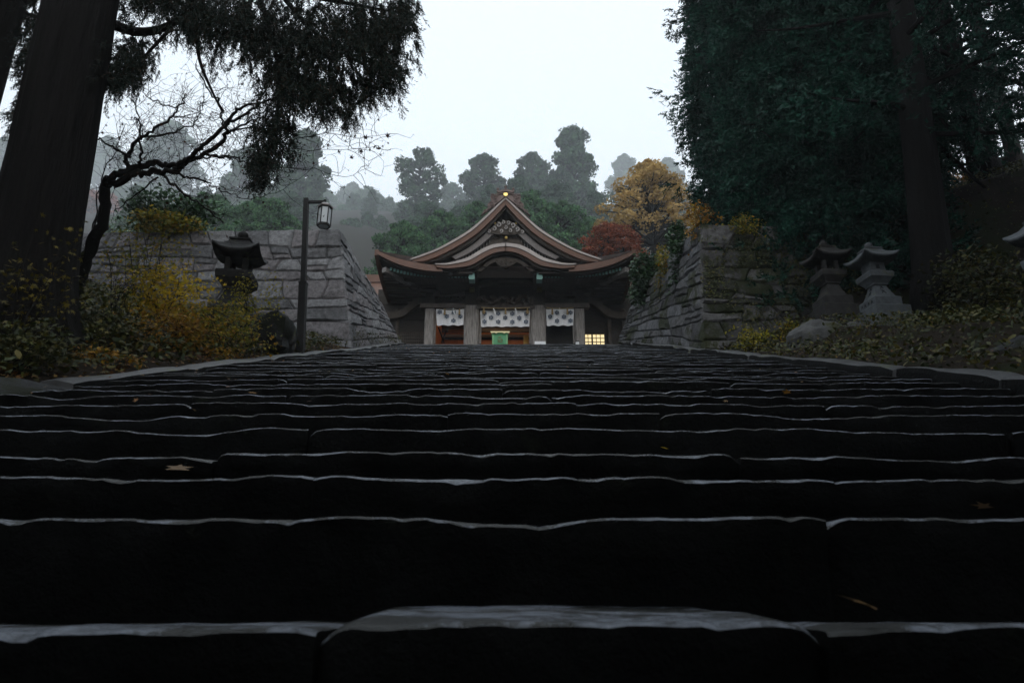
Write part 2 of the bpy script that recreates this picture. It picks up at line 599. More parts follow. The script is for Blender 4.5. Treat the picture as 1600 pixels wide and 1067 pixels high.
# ------------------------------------------------------------------ kerbs along both sides of the stair
for side, xa, wid, e, y0 in ((-1, -3.15, 0.30, 0.03, 4.75), (1, 3.24, 0.24, 0.07, 2.4)):
    kerb = thing('kerb', None, None)
    kerb['kind'] = 'structure'
    y = y0
    k = 0
    while y < STAIR_TOP + 0.2:
        L = rng.uniform(1.1, 2.1)
        y1 = min(y + L, STAIR_TOP + 0.5)
        ys = np.linspace(y + 0.008, y1 - 0.008, 12)
        pr = [(0, -0.55), (0, -0.06), (0.012, -0.012), (0.05, 0.0), (wid * 0.5, 0.006), (wid - 0.05, 0.0), (wid, -0.03), (wid + 0.02, -0.4)]
        off = rng.uniform(-0.025, 0.025)
        lift = rng.uniform(-0.015, 0.02)
        G = []
        for (a, b_) in pr:
            P = np.stack([ys * 2.1, np.full_like(ys, a * 6 + k * 3), np.full_like(ys, side * 9.0)], -1)
            nzv = vn(P, 11) * 0.018 + vn(P * 4, 12) * 0.006
            ee = np.clip(1 - np.minimum(ys - y, y1 - ys) / 0.1, 0, 1) ** 2
            G.append(np.stack([side * (abs(xa) + a + off + nzv * (a < 0.1)), ys, nose(ys) + e + lift + b_ + (nzv - ee * 0.02) * (b_ > -0.1)], -1))
        G = np.array(G)
        mb = MB()
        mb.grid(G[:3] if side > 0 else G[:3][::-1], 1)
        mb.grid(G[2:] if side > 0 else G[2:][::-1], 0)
        mb.add(list(G[:, 0]), [tuple(range(len(pr)))])
        mb.add(list(G[:, -1]), [tuple(range(len(pr)))])
        mb.build('kerb_stone', [M['kerb'], M['step']], kerb, smooth=True)
        y = y1
        k += 1
    if side < 0:      # the broad low stone that ends the kerb near the viewer
        ys = np.linspace(2.2, 4.70, 22)
        pr = [(0, -0.5), (0.0, -0.05), (0.02, 0.0), (0.25, 0.05), (0.5, 0.06), (0.8, 0.02), (0.85, -0.4)]
        G = []
        for (a, b_) in pr:
            P = np.stack([ys * 2.1, np.full_like(ys, a * 3), np.full_like(ys, 4.0)], -1)
            nzv = vn(P, 15) * 0.03 + vn(P * 4, 16) * 0.01
            ee = np.clip(1 - (4.70 - ys) / 0.3, 0, 1) ** 2
            G.append(np.stack([-(3.08 + a * (1 - 0.3 * ee) + nzv * 0.5), ys, nose(ys) - 0.0 + b_ + (nzv - 0.05 * ee) * (b_ > -0.1)], -1))
        G = np.array(G)
        mb = MB()
        mb.grid(G[::-1])
        mb.add(list(G[:, -1]), [tuple(range(len(pr)))])
        o = mb.build('kerb_stone', M['darkrock'], kerb, smooth=True)


# ------------------------------------------------------------------ the two stone ramparts
def wall_stone(parent, a, b, c, d, nrm, mats, seed, bulge=0.016, gap=0.006):
    """one roughly squared block: corners a b c d (bottom left, bottom right, top right, top left) seen from outside"""
    a, b, c, d = (np.array(v, float) for v in (a, b, c, d))
    ctr = (a + b + c + d) / 4
    L = max(0.12, np.linalg.norm(b - a))
    H = max(0.12, np.linalg.norm(d - a))
    a, b, c, d = (v + (ctr - v) / np.linalg.norm(ctr - v) * gap * 1.5 for v in (a, b, c, d))
    nx = int(np.clip(L / 0.13, 1, 9))
    nz_ = int(np.clip(H / 0.16, 1, 4))
    ch = 0.035
    S = np.concatenate([[0], np.linspace(ch / L, 1 - ch / L, nx + 1), [1]])
    T = np.concatenate([[0], np.linspace(ch / H, 1 - ch / H, nz_ + 1), [1]])
    s, t = np.meshgrid(S, T)
    P = (a * ((1 - s) * (1 - t))[..., None] + b * (s * (1 - t))[..., None] + c * (s * t)[..., None] + d * ((1 - s) * t)[..., None])
    edge = ((s < 1e-6) | (s > 1 - 1e-6) | (t < 1e-6) | (t > 1 - 1e-6))
    dome = 4 * s * (1 - s) * 0.5 + 4 * t * (1 - t) * 0.5
    q = P.reshape(-1, 3)
    nz = (vn(q * 2.6 + seed, 21) * 0.026 + vn(q * 8, 22) * 0.022 + vn(q * 19, 23) * 0.013).reshape(s.shape)
    out = np.where(edge, -0.034 + nz * 0.3, bulge * dome + nz)
    wob = np.stack([vn(q * 6, 31 + k) for k in range(3)], -1).reshape(P.shape) * 0.014
    P = P + nrm * out[..., None] + wob
    mb = MB()
    mb.grid(P)
    ring = np.concatenate([P[0, :], P[1:, -1], P[-1, -2::-1], P[-2:0:-1, 0]])
    back = ring - nrm * 0.22
    m = len(ring)
    mb.add(list(ring) + list(back), [(k, k + m, (k + 1) % m + m, (k + 1) % m) for k in range(m)])
    mb.build('stone', mats, parent, smooth=False)


def wall_face(parent, bl, br, tr, tl, courses, length, seed, mats, rub=None, jit=0.10, umax=1.0):
    """a battered face of coursed stone; rub(u, v) says how strongly the coursing breaks into rubble there"""
    bl, br, tr, tl = (np.array(v, float) for v in (bl, br, tr, tl))
    nrm = np.cross(br - bl, tl - bl)
    nrm /= np.linalg.norm(nrm)
    span = np.linalg.norm(br - bl)
    r = np.random.default_rng(seed)

    def P(u, v):
        return bl * (1 - u) * (1 - v) + br * u * (1 - v) + tr * u * v + tl * (1 - u) * v

    def line(k, u):
        if k in (0, len(courses) - 1):
            return courses[k]
        return courses[k] + jit * 0.42 * float(vn(np.array([[u * span * 0.55, k * 7.7, seed]]), 41)[0]) * (courses[min(k + 1, len(courses) - 1)] - courses[k - 1]) * 2.4

    n = 0
    for k in range(len(courses) - 1):
        us, u = [0.0], 0.0
        while True:
            ln = length * r.uniform(0.62, 1.5) / span
            if rub is not None:
                ln *= 1 - 0.45 * rub(u, courses[k])
            u += ln
            if u > umax - 0.45 * length / span:
                break
            us.append(u)
        us.append(umax)
        sl = [0] + [r.uniform(-0.17, 0.17) * length / span for _ in us[1:-1]] + [0]
        for j in range(len(us) - 1):
            u0b, u0t, u1b, u1t = us[j] - sl[j], us[j] + sl[j], us[j + 1] - sl[j + 1], us[j + 1] + sl[j + 1]
            v0a, v0b, v1b, v1a = line(k, u0b), line(k, u1b), line(k + 1, u1t), line(k + 1, u0t)
            mm = mats[int(r.integers(len(mats)))]
            if r.random() < (0.20 + (0.5 * rub(us[j], courses[k]) if rub else 0)) and len(courses) - 2 > k > 0:
                f = r.uniform(0.38, 0.62)
                m0, m1 = v0a * (1 - f) + v1a * f, v0b * (1 - f) + v1b * f
                um0, um1 = (u0b + u0t) / 2, (u1b + u1t) / 2
                wall_stone(parent, P(u0b, v0a), P(u1b, v0b), P(um1, m1), P(um0, m0), nrm, mm, seed + n)
                wall_stone(parent, P(um0, m0), P(um1, m1), P(u1t, v1b), P(u0t, v1a), nrm, mats[int(r.integers(len(mats)))], seed + n + 1)
                n += 2
            else:
                wall_stone(parent, P(u0b, v0a), P(u1b, v0b), P(u1t, v1b), P(u0t, v1a), nrm, mm, seed + n)
                n += 1
    cb = MB()
    ins = nrm * -0.11
    cb.add([bl + ins, br + ins, tr + ins - (0, 0, 0.06), tl + ins - (0, 0, 0.06)], [(0, 1, 2, 3)])
    cb.build('earth_core', M['core'], parent)
    return n


lw = thing('stone_rampart', 'grey cut-stone rampart with sharp sloping corner behind the lamp post', 'stone wall', (-8, 15, 4.5))
ab, at_ = W(552, 546, 14.33), W(530, 357, 14.95)
lb, lt = np.array((-13.5, 14.5, ab[2] - 0.1)), np.array((-13.5, 15.25, at_[2] + 0.02))
cb_, ct = W(629, 537, 19.6), W(588, 460, 19.4)
crs = np.array([0, 0.09, 0.20, 0.31, 0.415, 0.525, 0.63, 0.735, 0.86, 1.0])
wall_face(lw, lb, ab, at_, lt, crs, 0.74, 101, M['wall'], jit=0.17, rub=lambda u, v: float(np.clip((0.70 - u) / 0.12, 0, 1)))
wall_face(lw, ab, cb_, ct, at_, crs, 0.78, 202, M['wall'], jit=0.20)

rw = thing('stone_rampart', 'dark mossy stone rampart below the big cedar, overgrown with small plants', 'stone wall', (6, 13, 4))
ab2, at2 = W(1098, 547, 12.3), W(1093, 349, 12.95)
rb, rt = np.array((11.5, 12.6, ab2[2] + 0.1)), np.array((11.5, 13.4, at2[2] - 0.05))
cb2, ct2 = W(965, 536, 19.4), W(986, 470, 19.2)
wall_face(rw, ab2, rb, rt, at2, crs, 0.80, 303, M['mossy'], jit=0.20, rub=lambda u, v: 0.35)
wall_face(rw, cb2, ab2, at2, ct2, crs, 0.82, 404, [M['mossy'][0], M['mossy'][2], M['wall'][2]], jit=0.20)

# ------------------------------------------------------------------ the shrine hall
M['copper'] = mat('brown_copper', (0.135, 0.062, 0.038), rough=0.6, var=0.3, scale=5, bump=0.25, bscale=30, spec=0.4, second=(0.095, 0.050, 0.034))
M['copper_pale'] = mat('wet_copper_sheet', (0.22, 0.185, 0.172), rough=0.36, var=0.2, scale=5, bump=0.2, bscale=20, spec=0.6)
M['wood'] = mat('dark_old_wood', (0.034, 0.029, 0.025), rough=0.8, var=0.35, scale=5, bump=0.4, bscale=20, spec=0.25, stretch=(1, 1, 6))
M['wood_mid'] = mat('brown_old_wood', (0.060, 0.050, 0.042), rough=0.8, var=0.35, scale=5, bump=0.4, bscale=20, spec=0.25)
M['wood_grey'] = mat('weathered_grey_wood', (0.34, 0.32, 0.305), rough=0.85, var=0.3, scale=6, bump=0.6, bscale=16, spec=0.2, stretch=(5, 5, 0.5), second=(0.115, 0.105, 0.10))
M['teal'] = plain('verdigris_paint', (0.16, 0.30, 0.27), 0.7)
M['gold'] = plain('gold_leaf', (0.85, 0.62, 0.20), 0.35, 0.7)
M['orange_wood'] = mat('varnished_orange_wood', (0.42, 0.16, 0.055), rough=0.55, var=0.3, scale=4, bump=0.2, bscale=20)
M['pale_wood'] = mat('pale_planed_wood', (0.62, 0.50, 0.38), rough=0.6, var=0.12, scale=5, bump=0.1)
M['black'] = plain('black_interior_board', (0.012, 0.011, 0.010), 0.9)
M['cloth'] = mat('white_curtain_cloth', (0.84, 0.85, 0.88), rough=0.9, var=0.08, scale=8, bump=0.15, bscale=60, spec=0.1)
M['indigo'] = plain('indigo_print', (0.035, 0.07, 0.13), 0.9)
M['straw'] = mat('straw', (0.30, 0.22, 0.11), rough=0.9, var=0.3, scale=12, bump=0.3)
M['paper'] = plain('white_paper', (0.8, 0.82, 0.85), 0.8)
M['green'] = mat('green_lacquer', (0.035, 0.27, 0.10), rough=0.45, var=0.15, scale=8, bump=0.1)
M['green_lt'] = mat('pale_green_lacquer', (0.13, 0.36, 0.15), rough=0.45, var=0.15, scale=8, bump=0.1)
M['shoji'] = plain('lit_paper_pane', (0.9, 0.8, 0.55), 0.8, emit=(1.0, 0.80, 0.42), estr=0.85)
M['iron'] = mat('dark_iron', (0.010, 0.009, 0.0085), rough=0.6, var=0.3, scale=20, bump=0.2, spec=0.4)
M['frost'] = plain('frosted_lamp_glass', (0.82, 0.86, 0.88), 0.35)

M['board_grey'] = mat('grey_gable_plank', (0.20, 0.185, 0.18), rough=0.8, var=0.3, scale=6, bump=0.5, bscale=16, stretch=(5, 5, 0.5), second=(0.12, 0.105, 0.10))
M['wood_beam'] = mat('brown_grey_beam', (0.10, 0.085, 0.076), rough=0.85, var=0.3, scale=6, bump=0.5, bscale=16, second=(0.06, 0.052, 0.047))
CX = 790.0


def cat(P, n=8):
    """smooth (Catmull-Rom) subdivision of a list of points"""
    P = np.asarray(P, float)
    Q = np.vstack([2 * P[0] - P[1], P, 2 * P[-1] - P[-2]])
    out = []
    for i in range(1, len(Q) - 2):
        for t in np.linspace(0, 1, n, endpoint=False):
            a, b, c, d = Q[i - 1], Q[i], Q[i + 1], Q[i + 2]
            out.append(0.5 * (2 * b + (c - a) * t + (2 * a - 5 * b + 4 * c - d) * t * t + (3 * b - a - 3 * c + d) * t ** 3))
    out.append(P[-1])
    return np.array(out)


def mir(P):
    return [(2 * CX - x, y) for x, y in P]


def both(P):
    """left half given from the outside in: adds the mirrored right half"""
    return list(P) + mir(P)[::-1]


def band(mb, Y0, Y1, top, bot, m=0, n=6):
    t, b = cat(top, n), cat(bot, n)
    rg = []
    for p, q in zip(t, b):
        a, c = W(p[0], p[1], Y0), W(q[0], q[1], Y0)
        rg.append([a, c, (c[0], Y1, c[2]), (a[0], Y1, a[2])])
    return mb.rings(rg, m)


def pxbox(mb, x0, x1, y0, y1, Ya, Yb, m=0):
    a, c = W((x0 + x1) / 2, y1, Ya), W((x0 + x1) / 2, y0, Ya)
    xa, xb = W(x0, (y0 + y1) / 2, Ya)[0], W(x1, (y0 + y1) / 2, Ya)[0]
    return mb.box(xa, xb, Ya, Yb, a[2], c[2], m)


def spiral(mb, x, y, r, Y, turns=1.4, sgn=1, m=0, th=0.28, ph=0.0):
    c = W(x, y, Y)
    k = r / FPX * (c[1] * CP + c[2] * SP)
    P = []
    for t in np.linspace(0.12, 1, 15):
        a = ph + sgn * turns * 2 * math.pi * t
        P.append(c + np.array([k * t * math.cos(a), -0.02, k * t * math.sin(a)]))
    return mb.tube(P, np.linspace(0.5, 1, 15) * k * th, 5, m)


base_z = 6.34
shrine = thing('shrine_hall', 'old wooden shrine hall with brown gabled roof at the top of the stair', 'shrine', (W(790, 536, 22.8)[0], 22.8, base_z))
X0 = float(shrine.location.x)
YE, YK, YG, YP = 20.8, 20.62, 21.9, 22.8

# roof skins --------------------------------------------------------
gable_px = [(626, 408), (641, 404.5), (657.8, 398), (689.4, 385), (732.5, 359.5), (761, 335), (779, 318), (790, 308.5)]
prof = np.array([W(x, y, YG) for x, y in cat(gable_px, 4)])
half = [(X0 - p[0], p[2]) for p in prof]                       # |x| from the axis, z
eave_px = [(586.5, 390.5), (600, 396), (617.5, 402.3), (636, 407.3), (655, 411), (675, 413.8), (692, 415), (740, 416), (790, 416)]
ev = np.array([W(x, y, YE) for x, y in eave_px])
ev_x, ev_z = (X0 - ev[:, 0])[::-1], ev[:, 2][::-1]


def eave(x):
    return float(np.interp(abs(x), ev_x, ev_z))


HW = float(ev_x[-1])
ZIN = float(np.interp(3.0, [h[0] for h in half][::-1], [h[1] for h in half][::-1])) - 0.06
YB = 31.0
for sgn in (-1, 1):
    mb = MB()
    G = np.array([[(X0 + sgn * hx, yy, hz_ + 0.015 * math.sin(yy)) for hx, hz_ in half] for yy in np.linspace(YG - 0.02, YB, 10)])
    mb.grid(G if sgn < 0 else G[:, ::-1])
    G2 = G.copy()
    G2[..., 2] -= 0.16
    mb.grid(G2[:, ::-1] if sgn < 0 else G2)
    xs = np.linspace(0, 1, 9)
    S = []
    for yy in np.linspace(YE, YB, 24):
        c = yy - YE
        zo = eave(HW - min(c, HW))
        S.append([(X0 + sgn * (HW - s * (HW - 2.9)), yy + s * 1.3 * max(0, 1 - c / 4), zo + 0.22 * s + 0.08 * s * s) for s in xs])
    S = np.array(S)
    mb.grid(S[:, ::-1] if sgn > 0 else S)
    S2 = S.copy()
    S2[..., 2] -= 0.17
    mb.grid(S2 if sgn > 0 else S2[:, ::-1])
    mb.build('roof_slope', M['copper_pale'], shrine, smooth=True)
mb = MB()
F = []
for s in np.linspace(0, 1, 8):
    hw = HW - s * (HW - 2.9)
    F.append([(X0 + u * hw, YE + s * 1.35, eave(u * hw) + 0.34 * s - 0.1 * s * (1 - s)) for u in np.linspace(-1, 1, 41)])
mb.grid(np.array(F))
F2 = np.array(F)
F2[..., 2] -= 0.17
mb.grid(F2[:, ::-1])
mb.build('roof_skirt', M['copper_pale'], shrine, smooth=True)

kara_top = both([(679, 411.5), (697, 411), (715, 407), (732.5, 401), (755.5, 387.5), (772, 381.5), (790, 379.5)][:-1] + [(790, 379.5)])
kara_mid = both([(681, 413.0), (698, 413.5), (715, 411), (734, 406), (756.5, 393.5), (773, 386.8), (790, 384.5)])
kara_bot = both([(682, 417.5), (699, 419), (717, 417.5), (737, 413.5), (758, 401.5), (774, 394.5), (790, 392)])
kp = np.array([W(x, y, YK) for x, y in cat(kara_top, 4)])
mb = MB()
mb.grid(np.array([[(p[0], yy, p[2] - 0.01) for p in kp] for yy in (YK + 0.05, 21.4, 22.5)]))
mb.build('curved_porch_roof', M['copper_pale'], shrine, smooth=True)
mb = MB()
band(mb, YK, YK + 0.32, kara_top, kara_mid)
mb.build('porch_roof_edge', M['copper_pale'], shrine)
mb = MB()
band(mb, YK + 0.035, YK + 0.30, kara_mid, kara_bot)
mb.build('porch_fascia', M['copper'], shrine)
mb = MB()
band(mb, YK + 0.16, YK + 0.26, kara_bot, both([(683, 420), (700, 422.5), (719, 422), (740, 418.5), (760, 406), (775, 399), (790, 396.5)]))
mb.build('porch_under_board', M['wood'], shrine)
# eave boards left and right, with the upturned corners
le_t = [(586.5, 390.5), (600, 396), (617.5, 402.3), (636, 407.3), (655, 411), (675, 413.8), (691, 415)]
le_b = [(588, 396.2), (601, 403), (618, 411), (637, 417), (656, 421), (675, 423.3), (691, 424)]
for f_ in (lambda P: P, lambda P: mir(P)[::-1]):
    mb = MB()
    band(mb, YE - 0.06, YE + 0.16, f_(le_t), f_(le_b))
    mb.build('eave_fascia', M['copper'], shrine)
    mb = MB()
    band(mb, YE + 0.06, YE + 0.3, f_([(590, 398), (602, 404), (619, 411.5), (637, 417), (656, 421), (676, 423.3), (738, 424)]), f_([(592, 402), (604, 409), (620, 416), (638, 421), (657, 425), (676, 427), (738, 427.5)]))
    mb.build('eave_under_board', M['wood'], shrine)
# side eaves: boards that run back from the corners
for sgn in (-1, 1):
    mb = MB()
    rg = []
    for yy in np.linspace(YE, YB, 24):
        zo = eave(HW - min(yy - YE, HW))
        xx = X0 + sgn * (HW + 0.02)
        rg.append([(xx, yy, zo + 0.01), (xx, yy, zo - 0.2), (xx - sgn * 0.14, yy, zo - 0.2), (xx - sgn * 0.14, yy, zo + 0.01)])
    mb.rings(rg)
    mb.build('side_eave_fascia', M['copper'], shrine)

# gable boards
g_out = both([(634, 405.8), (657.8, 398), (689.4, 385), (732.5, 359.5), (761, 335), (779, 318), (790, 308.5)])
g_mid = both([(640, 406.2), (660, 400), (691, 387.5), (733.8, 362.8), (761.8, 338.3), (779.5, 320.8), (790, 310.5)])
g_in = both([(648, 409), (668, 406), (698, 393.5), (738, 370), (764.5, 347), (781, 330), (790, 319.5)])
g_in2 = both([(668, 409.5), (684, 406.5), (707, 396.5), (743, 374.5), (767.5, 352), (782, 336.5), (790, 326)])
mb = MB()
band(mb, YG - 0.10, YG + 0.25, g_out, g_mid)
mb.build('gable_roof_edge', M['copper_pale'], shrine)
mb = MB()
band(mb, YG - 0.05, YG + 0.20, g_mid, g_in)
mb.build('bargeboard', M['copper'], shrine)
mb = MB()
band(mb, YG + 0.06, YG + 0.22, g_in, g_in2)
mb.build('bargeboard_backing', M['wood'], shrine)
for f_ in (lambda P: P, lambda P: mir(P)[::-1]):
    mb = MB()
    band(mb, YG + 0.20, YG + 0.30, f_([(706, 401), (730, 388), (752, 371), (776, 349)]), f_([(712, 405), (735, 394), (757, 378), (783, 354)]))
    mb.build('inner_gable_board', M['board_grey'], shrine)
    for q in ((702, 399), (748, 368), (773, 348.5)):
        sb = MB()
        x, y = f_([q])[0]
        c = W(x, y, YG + 0.18)
        sb.ball(c, 0.05, 0, 6, 4)
        sb.build('gilt_fitting', M['gold'], shrine)
tri = [W(x, y, YG + 0.55) for x, y in both([(630, 414), (700, 396), (745, 366), (790, 316)])]
mb = MB()
mb.plate([(p[0], p[2]) for p in tri], YG + 0.55, YG + 0.65)
mb.build('gable_wall', M['wood'], shrine)
bal = MB()
bh = 0.5
bal.box(-0.022, 0.022, -0.03, 0.03, 0, 1.0)
bal.box(-0.035, 0.035, -0.04, 0.04, 0.40, 0.60)
balm = bal.mesh('baluster', M['wood_grey'])
for k in range(11):
    for f_ in (lambda P: P, lambda P: mir(P)):
        x = 719 + k * 4.6
        yt = 401.5 - (x - 714) * 0.755
        yb = min(403, 404.5 - max(0, (x - 728)) * 0.62)
        if yb - yt < 3:
            continue
        a = W(*f_([(x, yb)])[0], YG + 0.45)
        b_ = W(*f_([(x, yt)])[0], YG + 0.45)
        o = link('baluster', balm, shrine, Vector(a) - shrine.location)
        o.scale = (1, 1, float(b_[2] - a[2]))
mb = MB()
for x, y, r, sg in ((779, 352, 4.5, 1), (801, 352, 4.5, -1), (786, 348, 3.5, 1), (794, 348, 3.5, -1), (772, 358, 4, 1), (808, 358, 4, -1), (764, 362, 3.2, 1), (816, 362, 3.2, -1), (790, 356, 3.5, 1), (783, 361, 3.5, -1), (797, 361, 3.5, 1)):
    spiral(mb, x, y, r, YG + 0.12, 1.3, sg)
mb.plate([(W(x, y, YG + 0.14)[0], W(x, y, YG + 0.14)[2]) for x, y in both([(760, 363), (772, 354), (780, 347), (790, 344)]) + [(800, 366), (780, 366)]], YG + 0.16, YG + 0.24, 1)
mb.build('gable_pendant', [mat('grey_carved_wood', (0.34, 0.32, 0.31), 0.8, bump=0.5), M['wood_mid']], shrine)
mb = MB()
for k in range(15):
    x = 766 + k * 3.5
    spiral(mb, x, 374 - 5.0 * math.cos((x - 790) / 24 * 1.4) + rng.uniform(-1, 1), 2.8, YG + 0.36, 1.2, (-1) ** k)
mb.plate([(W(x, y, YG + 0.38)[0], W(x, y, YG + 0.38)[2]) for x, y in both([(762, 383), (772, 370), (790, 364)])], YG + 0.38, YG + 0.48)
mb.build('frog_leg_strut', M['wood_mid'], shrine)
mb = MB()
mb.ball(W(791, 371.5, YG + 0.28), 0.06, 0, 10, 6)
mb.build('gilt_boss', M['gold'], shrine)

# ridge and its copper ornament
mb = MB()
mb.box(X0 - 0.22, X0 + 0.22, YG + 0.15, YB, prof[-1][2] - 0.1, prof[-1][2] + 0.22)
mb.box(X0 - 0.30, X0 + 0.30, YG + 0.15, YB, prof[-1][2] + 0.22, prof[-1][2] + 0.30)
mb.build('ridge', M['copper'], shrine)
mb = MB()
orn = both([(752, 336), (757, 329), (763, 325), (762, 319), (768, 314), (766, 307), (771, 303), (777, 305.5), (778, 299), (790, 295.5)])
orn += [(800, 310.5), (790, 305), (780, 310.5)][:0]
low = [(2 * CX - 752, 336), (800, 315), (790, 307), (780, 315)]
mb.plate([(W(x, y, YG)[0], W(x, y, YG)[2]) for x, y in orn[:-1] + low], YG - 0.02, YG + 0.14)
for k, (x, y, r) in enumerate(((770, 307, 4), (774, 313, 3.6), (768, 319, 3.8), (764, 325, 3.4), (758, 331, 3.2), (776, 306, 3), (771, 323, 2.6))):
    spiral(mb, x, y, r, YG - 0.04, 1.4, 1)
    spiral(mb, 2 * CX - x, y, r, YG - 0.04, 1.4, -1, ph=math.pi)
for y in (298.5, 301):
    band(mb, YG - 0.09, YG + 0.1, both([(777, y + 1.6), (784, y), (790, y - 0.8)]), both([(777, y + 2.6), (784, y + 1.1), (790, y + 0.4)]), 0, 3)
for x, y in ((778, 298), (790, 294.5), (802, 298)):
    c = W(x, y, YG)
    mb.tube([c + (0, 0, -0.05), c + (0, 0, 0.02), c + (0, 0, 0.05), c + (0, 0, 0.09), c + (0, 0, 0.12)], [0.05, 0.035, 0.055, 0.05, 0.01], 7)
mb.build('ridge_ornament', mat('carved_copper', (0.13, 0.085, 0.075), 0.5, bump=0.4), shrine, smooth=False)
mb = MB()
c = W(790, 304, YG - 0.06)
mb.tube([c + (0, -0.03, 0), c + (0, 0.04, 0)], 0.075, 16)
mb.build('gilt_crest', M['gold'], shrine)

# rafters with verdigris ends
rb_ = MB()
rb_.box(-0.038, 0.038, 0.0, 1.75, -0.055, 0.055)
rb_.add([(-0.038, -0.004, -0.055), (0.038, -0.004, -0.055), (0.038, -0.004, 0.055), (-0.038, -0.004, 0.055)], [(0, 1, 2, 3)], 1)
rbm = rb_.mesh('rafter', [M['wood_mid'], M['teal']])
row = cat([(610, 420), (625, 424.5), (645, 428.3), (670, 430.8), (700, 431.8), (734, 432)], 10)
for k in range(24):
    x = 611 + k * 5.3
    y = float(np.interp(x, row[:, 0], row[:, 1]))
    for xx in (x, 2 * CX - x):
        c = W(xx, y, YE + 0.35)
        o = link('rafter', rbm, shrine, Vector(c) - shrine.location)
        o.rotation_euler = (R(9), 0, 0)
for sgn in (-1, 1):
    mb = MB()
    c = W(CX + sgn * 190, 421.5, YE + 0.3)
    mb.bar(c, c + np.array([-sgn * 1.2, 1.9, -0.05]), 0.16, 0.18)
    mb.build('corner_rafter', M['wood_grey'], shrine)
    mb = MB()          # long rafters seen from below along the side eave
    for k in range(12):
        yy = YE + 0.7 + k * 0.32
        zo = eave(HW - min(yy - YE, HW)) - 0.26
        mb.bar((X0 + sgn * (HW - 0.12), yy, zo), (X0 + sgn * 2.5, yy + 0.15, zo + 0.02), 0.09, 0.10)
    o = mb.build('side_rafter_row', M['wood_mid'], shrine)
    o['kind'] = 'stuff'
for s in (-1, 1):
    mb = MB()
    pts = []
    for u in np.linspace(0, 1, 10):
        x = s * (0.95 + u * (HW - 1.05))
        pts.append([(X0 + x, YE + 0.15, eave(x) - 0.24), (X0 + x, YP + 0.3, min(eave(x), ev_z[0] + 0.2) - 0.10)])
    mb.grid(np.array(pts))
    mb.build('soffit', M['wood'], shrine)
mb = MB()
mb.grid(np.array([[(p[0], yy, p[2] - 0.30) for p in kp] for yy in (YK + 0.1, YP + 0.2)]))
mb.build('porch_soffit', M['wood'], shrine)

# posts, beams, brackets
post_px = [(671.5, 15), (737, 23), (841, 23), (905.5, 15)]
zt = float(W(790, 436, YP)[2])
posts = []
for x, w in post_px:
    cx = float(W(x, 505, YP)[0])
    hw_ = w / 2 / FPX * (YP * CP + 8 * SP)
    posts.append((cx, hw_))
    mb = MB()
    rg = []
    for z in (base_z, 7.3, 8.1, 8.9):
        q = hw_ * 0.72
        rg.append([(cx + a, YP + b, z) for a, b in ((-hw_, -q), (-q, -hw_), (q, -hw_), (hw_, -q), (hw_, q), (q, hw_), (-q, hw_), (-hw_, q))])
    mb.rings(rg)
    po = mb.build('post', M['wood_grey'], shrine)
    mb = MB()
    h2 = hw_ * 0.94
    mb.box(cx - h2, cx + h2, YP - h2 - 0.01, YP + h2, 8.9, zt)
    mb.build('sleeve', M['wood'], po)
    mb = MB()
    for k, (dz, ww) in enumerate(((0.0, 0.30), (0.13, 0.42), (0.27, 0.56))):
        mb.box(cx - ww * 0.6, cx + ww * 0.6, YP - ww, YP + 0.2, zt - 0.02 + dz, zt + 0.09 + dz)
    mb.build('bracket', M['wood_mid'], po)
for x in (737, 843):
    mb = MB()
    pxbox(mb, x - 4.5, x + 4.5, 426, 436.5, 20.95, 21.3)
    mb.build('bracket_block', M['teal'], shrine)
    mb = MB()
    pxbox(mb, x - 4, x + 4, 445, 452, 22.2, 22.5)
    mb.build('bracket_block', mat('faded_ochre_paint', (0.10, 0.085, 0.04), 0.8), shrine)
for (x0, x1, y0, y1, ya, yb, m_) in ((656, 921, 473.5, 480.5, 22.55, 22.85, 'wood_beam'), (677, 731, 454.5, 462.5, 22.6, 22.85, 'wood_beam'), (848, 900, 454.5, 462.5, 22.6, 22.85, 'wood_beam'),
                                     (664, 913, 436.5, 443, 22.5, 22.8, 'wood_mid'), (743, 836, 477.3, 482, 22.5, 22.9, 'wood_beam')):
    mb = MB()
    pxbox(mb, x0, x1, y0, y1, ya, yb)
    mb.build('beam', M[m_], shrine)
mb = MB()
band(mb, 22.35, 22.6, both([(738, 446), (752, 440.5), (770, 437.5), (790, 437)]), both([(738, 451), (752, 445), (770, 441.5), (790, 440.8)]))
mb.build('rainbow_beam', M['wood_mid'], shrine)
mb = MB()
pxbox(mb, 660, 918, 424, 480, 22.95, 23.05)
mb.build('transom_board', M['wood'], shrine)
mb = MB()
pts = [(745, 470), (752, 464), (760, 468), (768, 474), (777, 470), (785, 464), (795, 468), (803, 474), (812, 466), (820, 462), (828, 468), (834, 476)]
P = np.array([W(x, y, 22.45) for x, y in cat(pts, 5)])
mb.tube(P, 0.055 + 0.02 * np.sin(np.arange(len(P))), 7)
for x, y, r in ((756, 473, 4), (771, 466, 4), (790, 474, 4), (808, 470, 3.5), (825, 474, 4), (748, 476, 3), (816, 475, 3.5), (781, 476, 3)):
    spiral(mb, x, y, r, 22.45, 1.3, 1)
for k in range(10):
    c = W(748 + k * 9 + rng.uniform(-2, 2), 467 + rng.uniform(-4, 7), 22.5)
    mb.ball(c, rng.uniform(0.05, 0.10), 0, 6, 4)
mb.build('dragon_carving', M['wood_mid'], shrine)
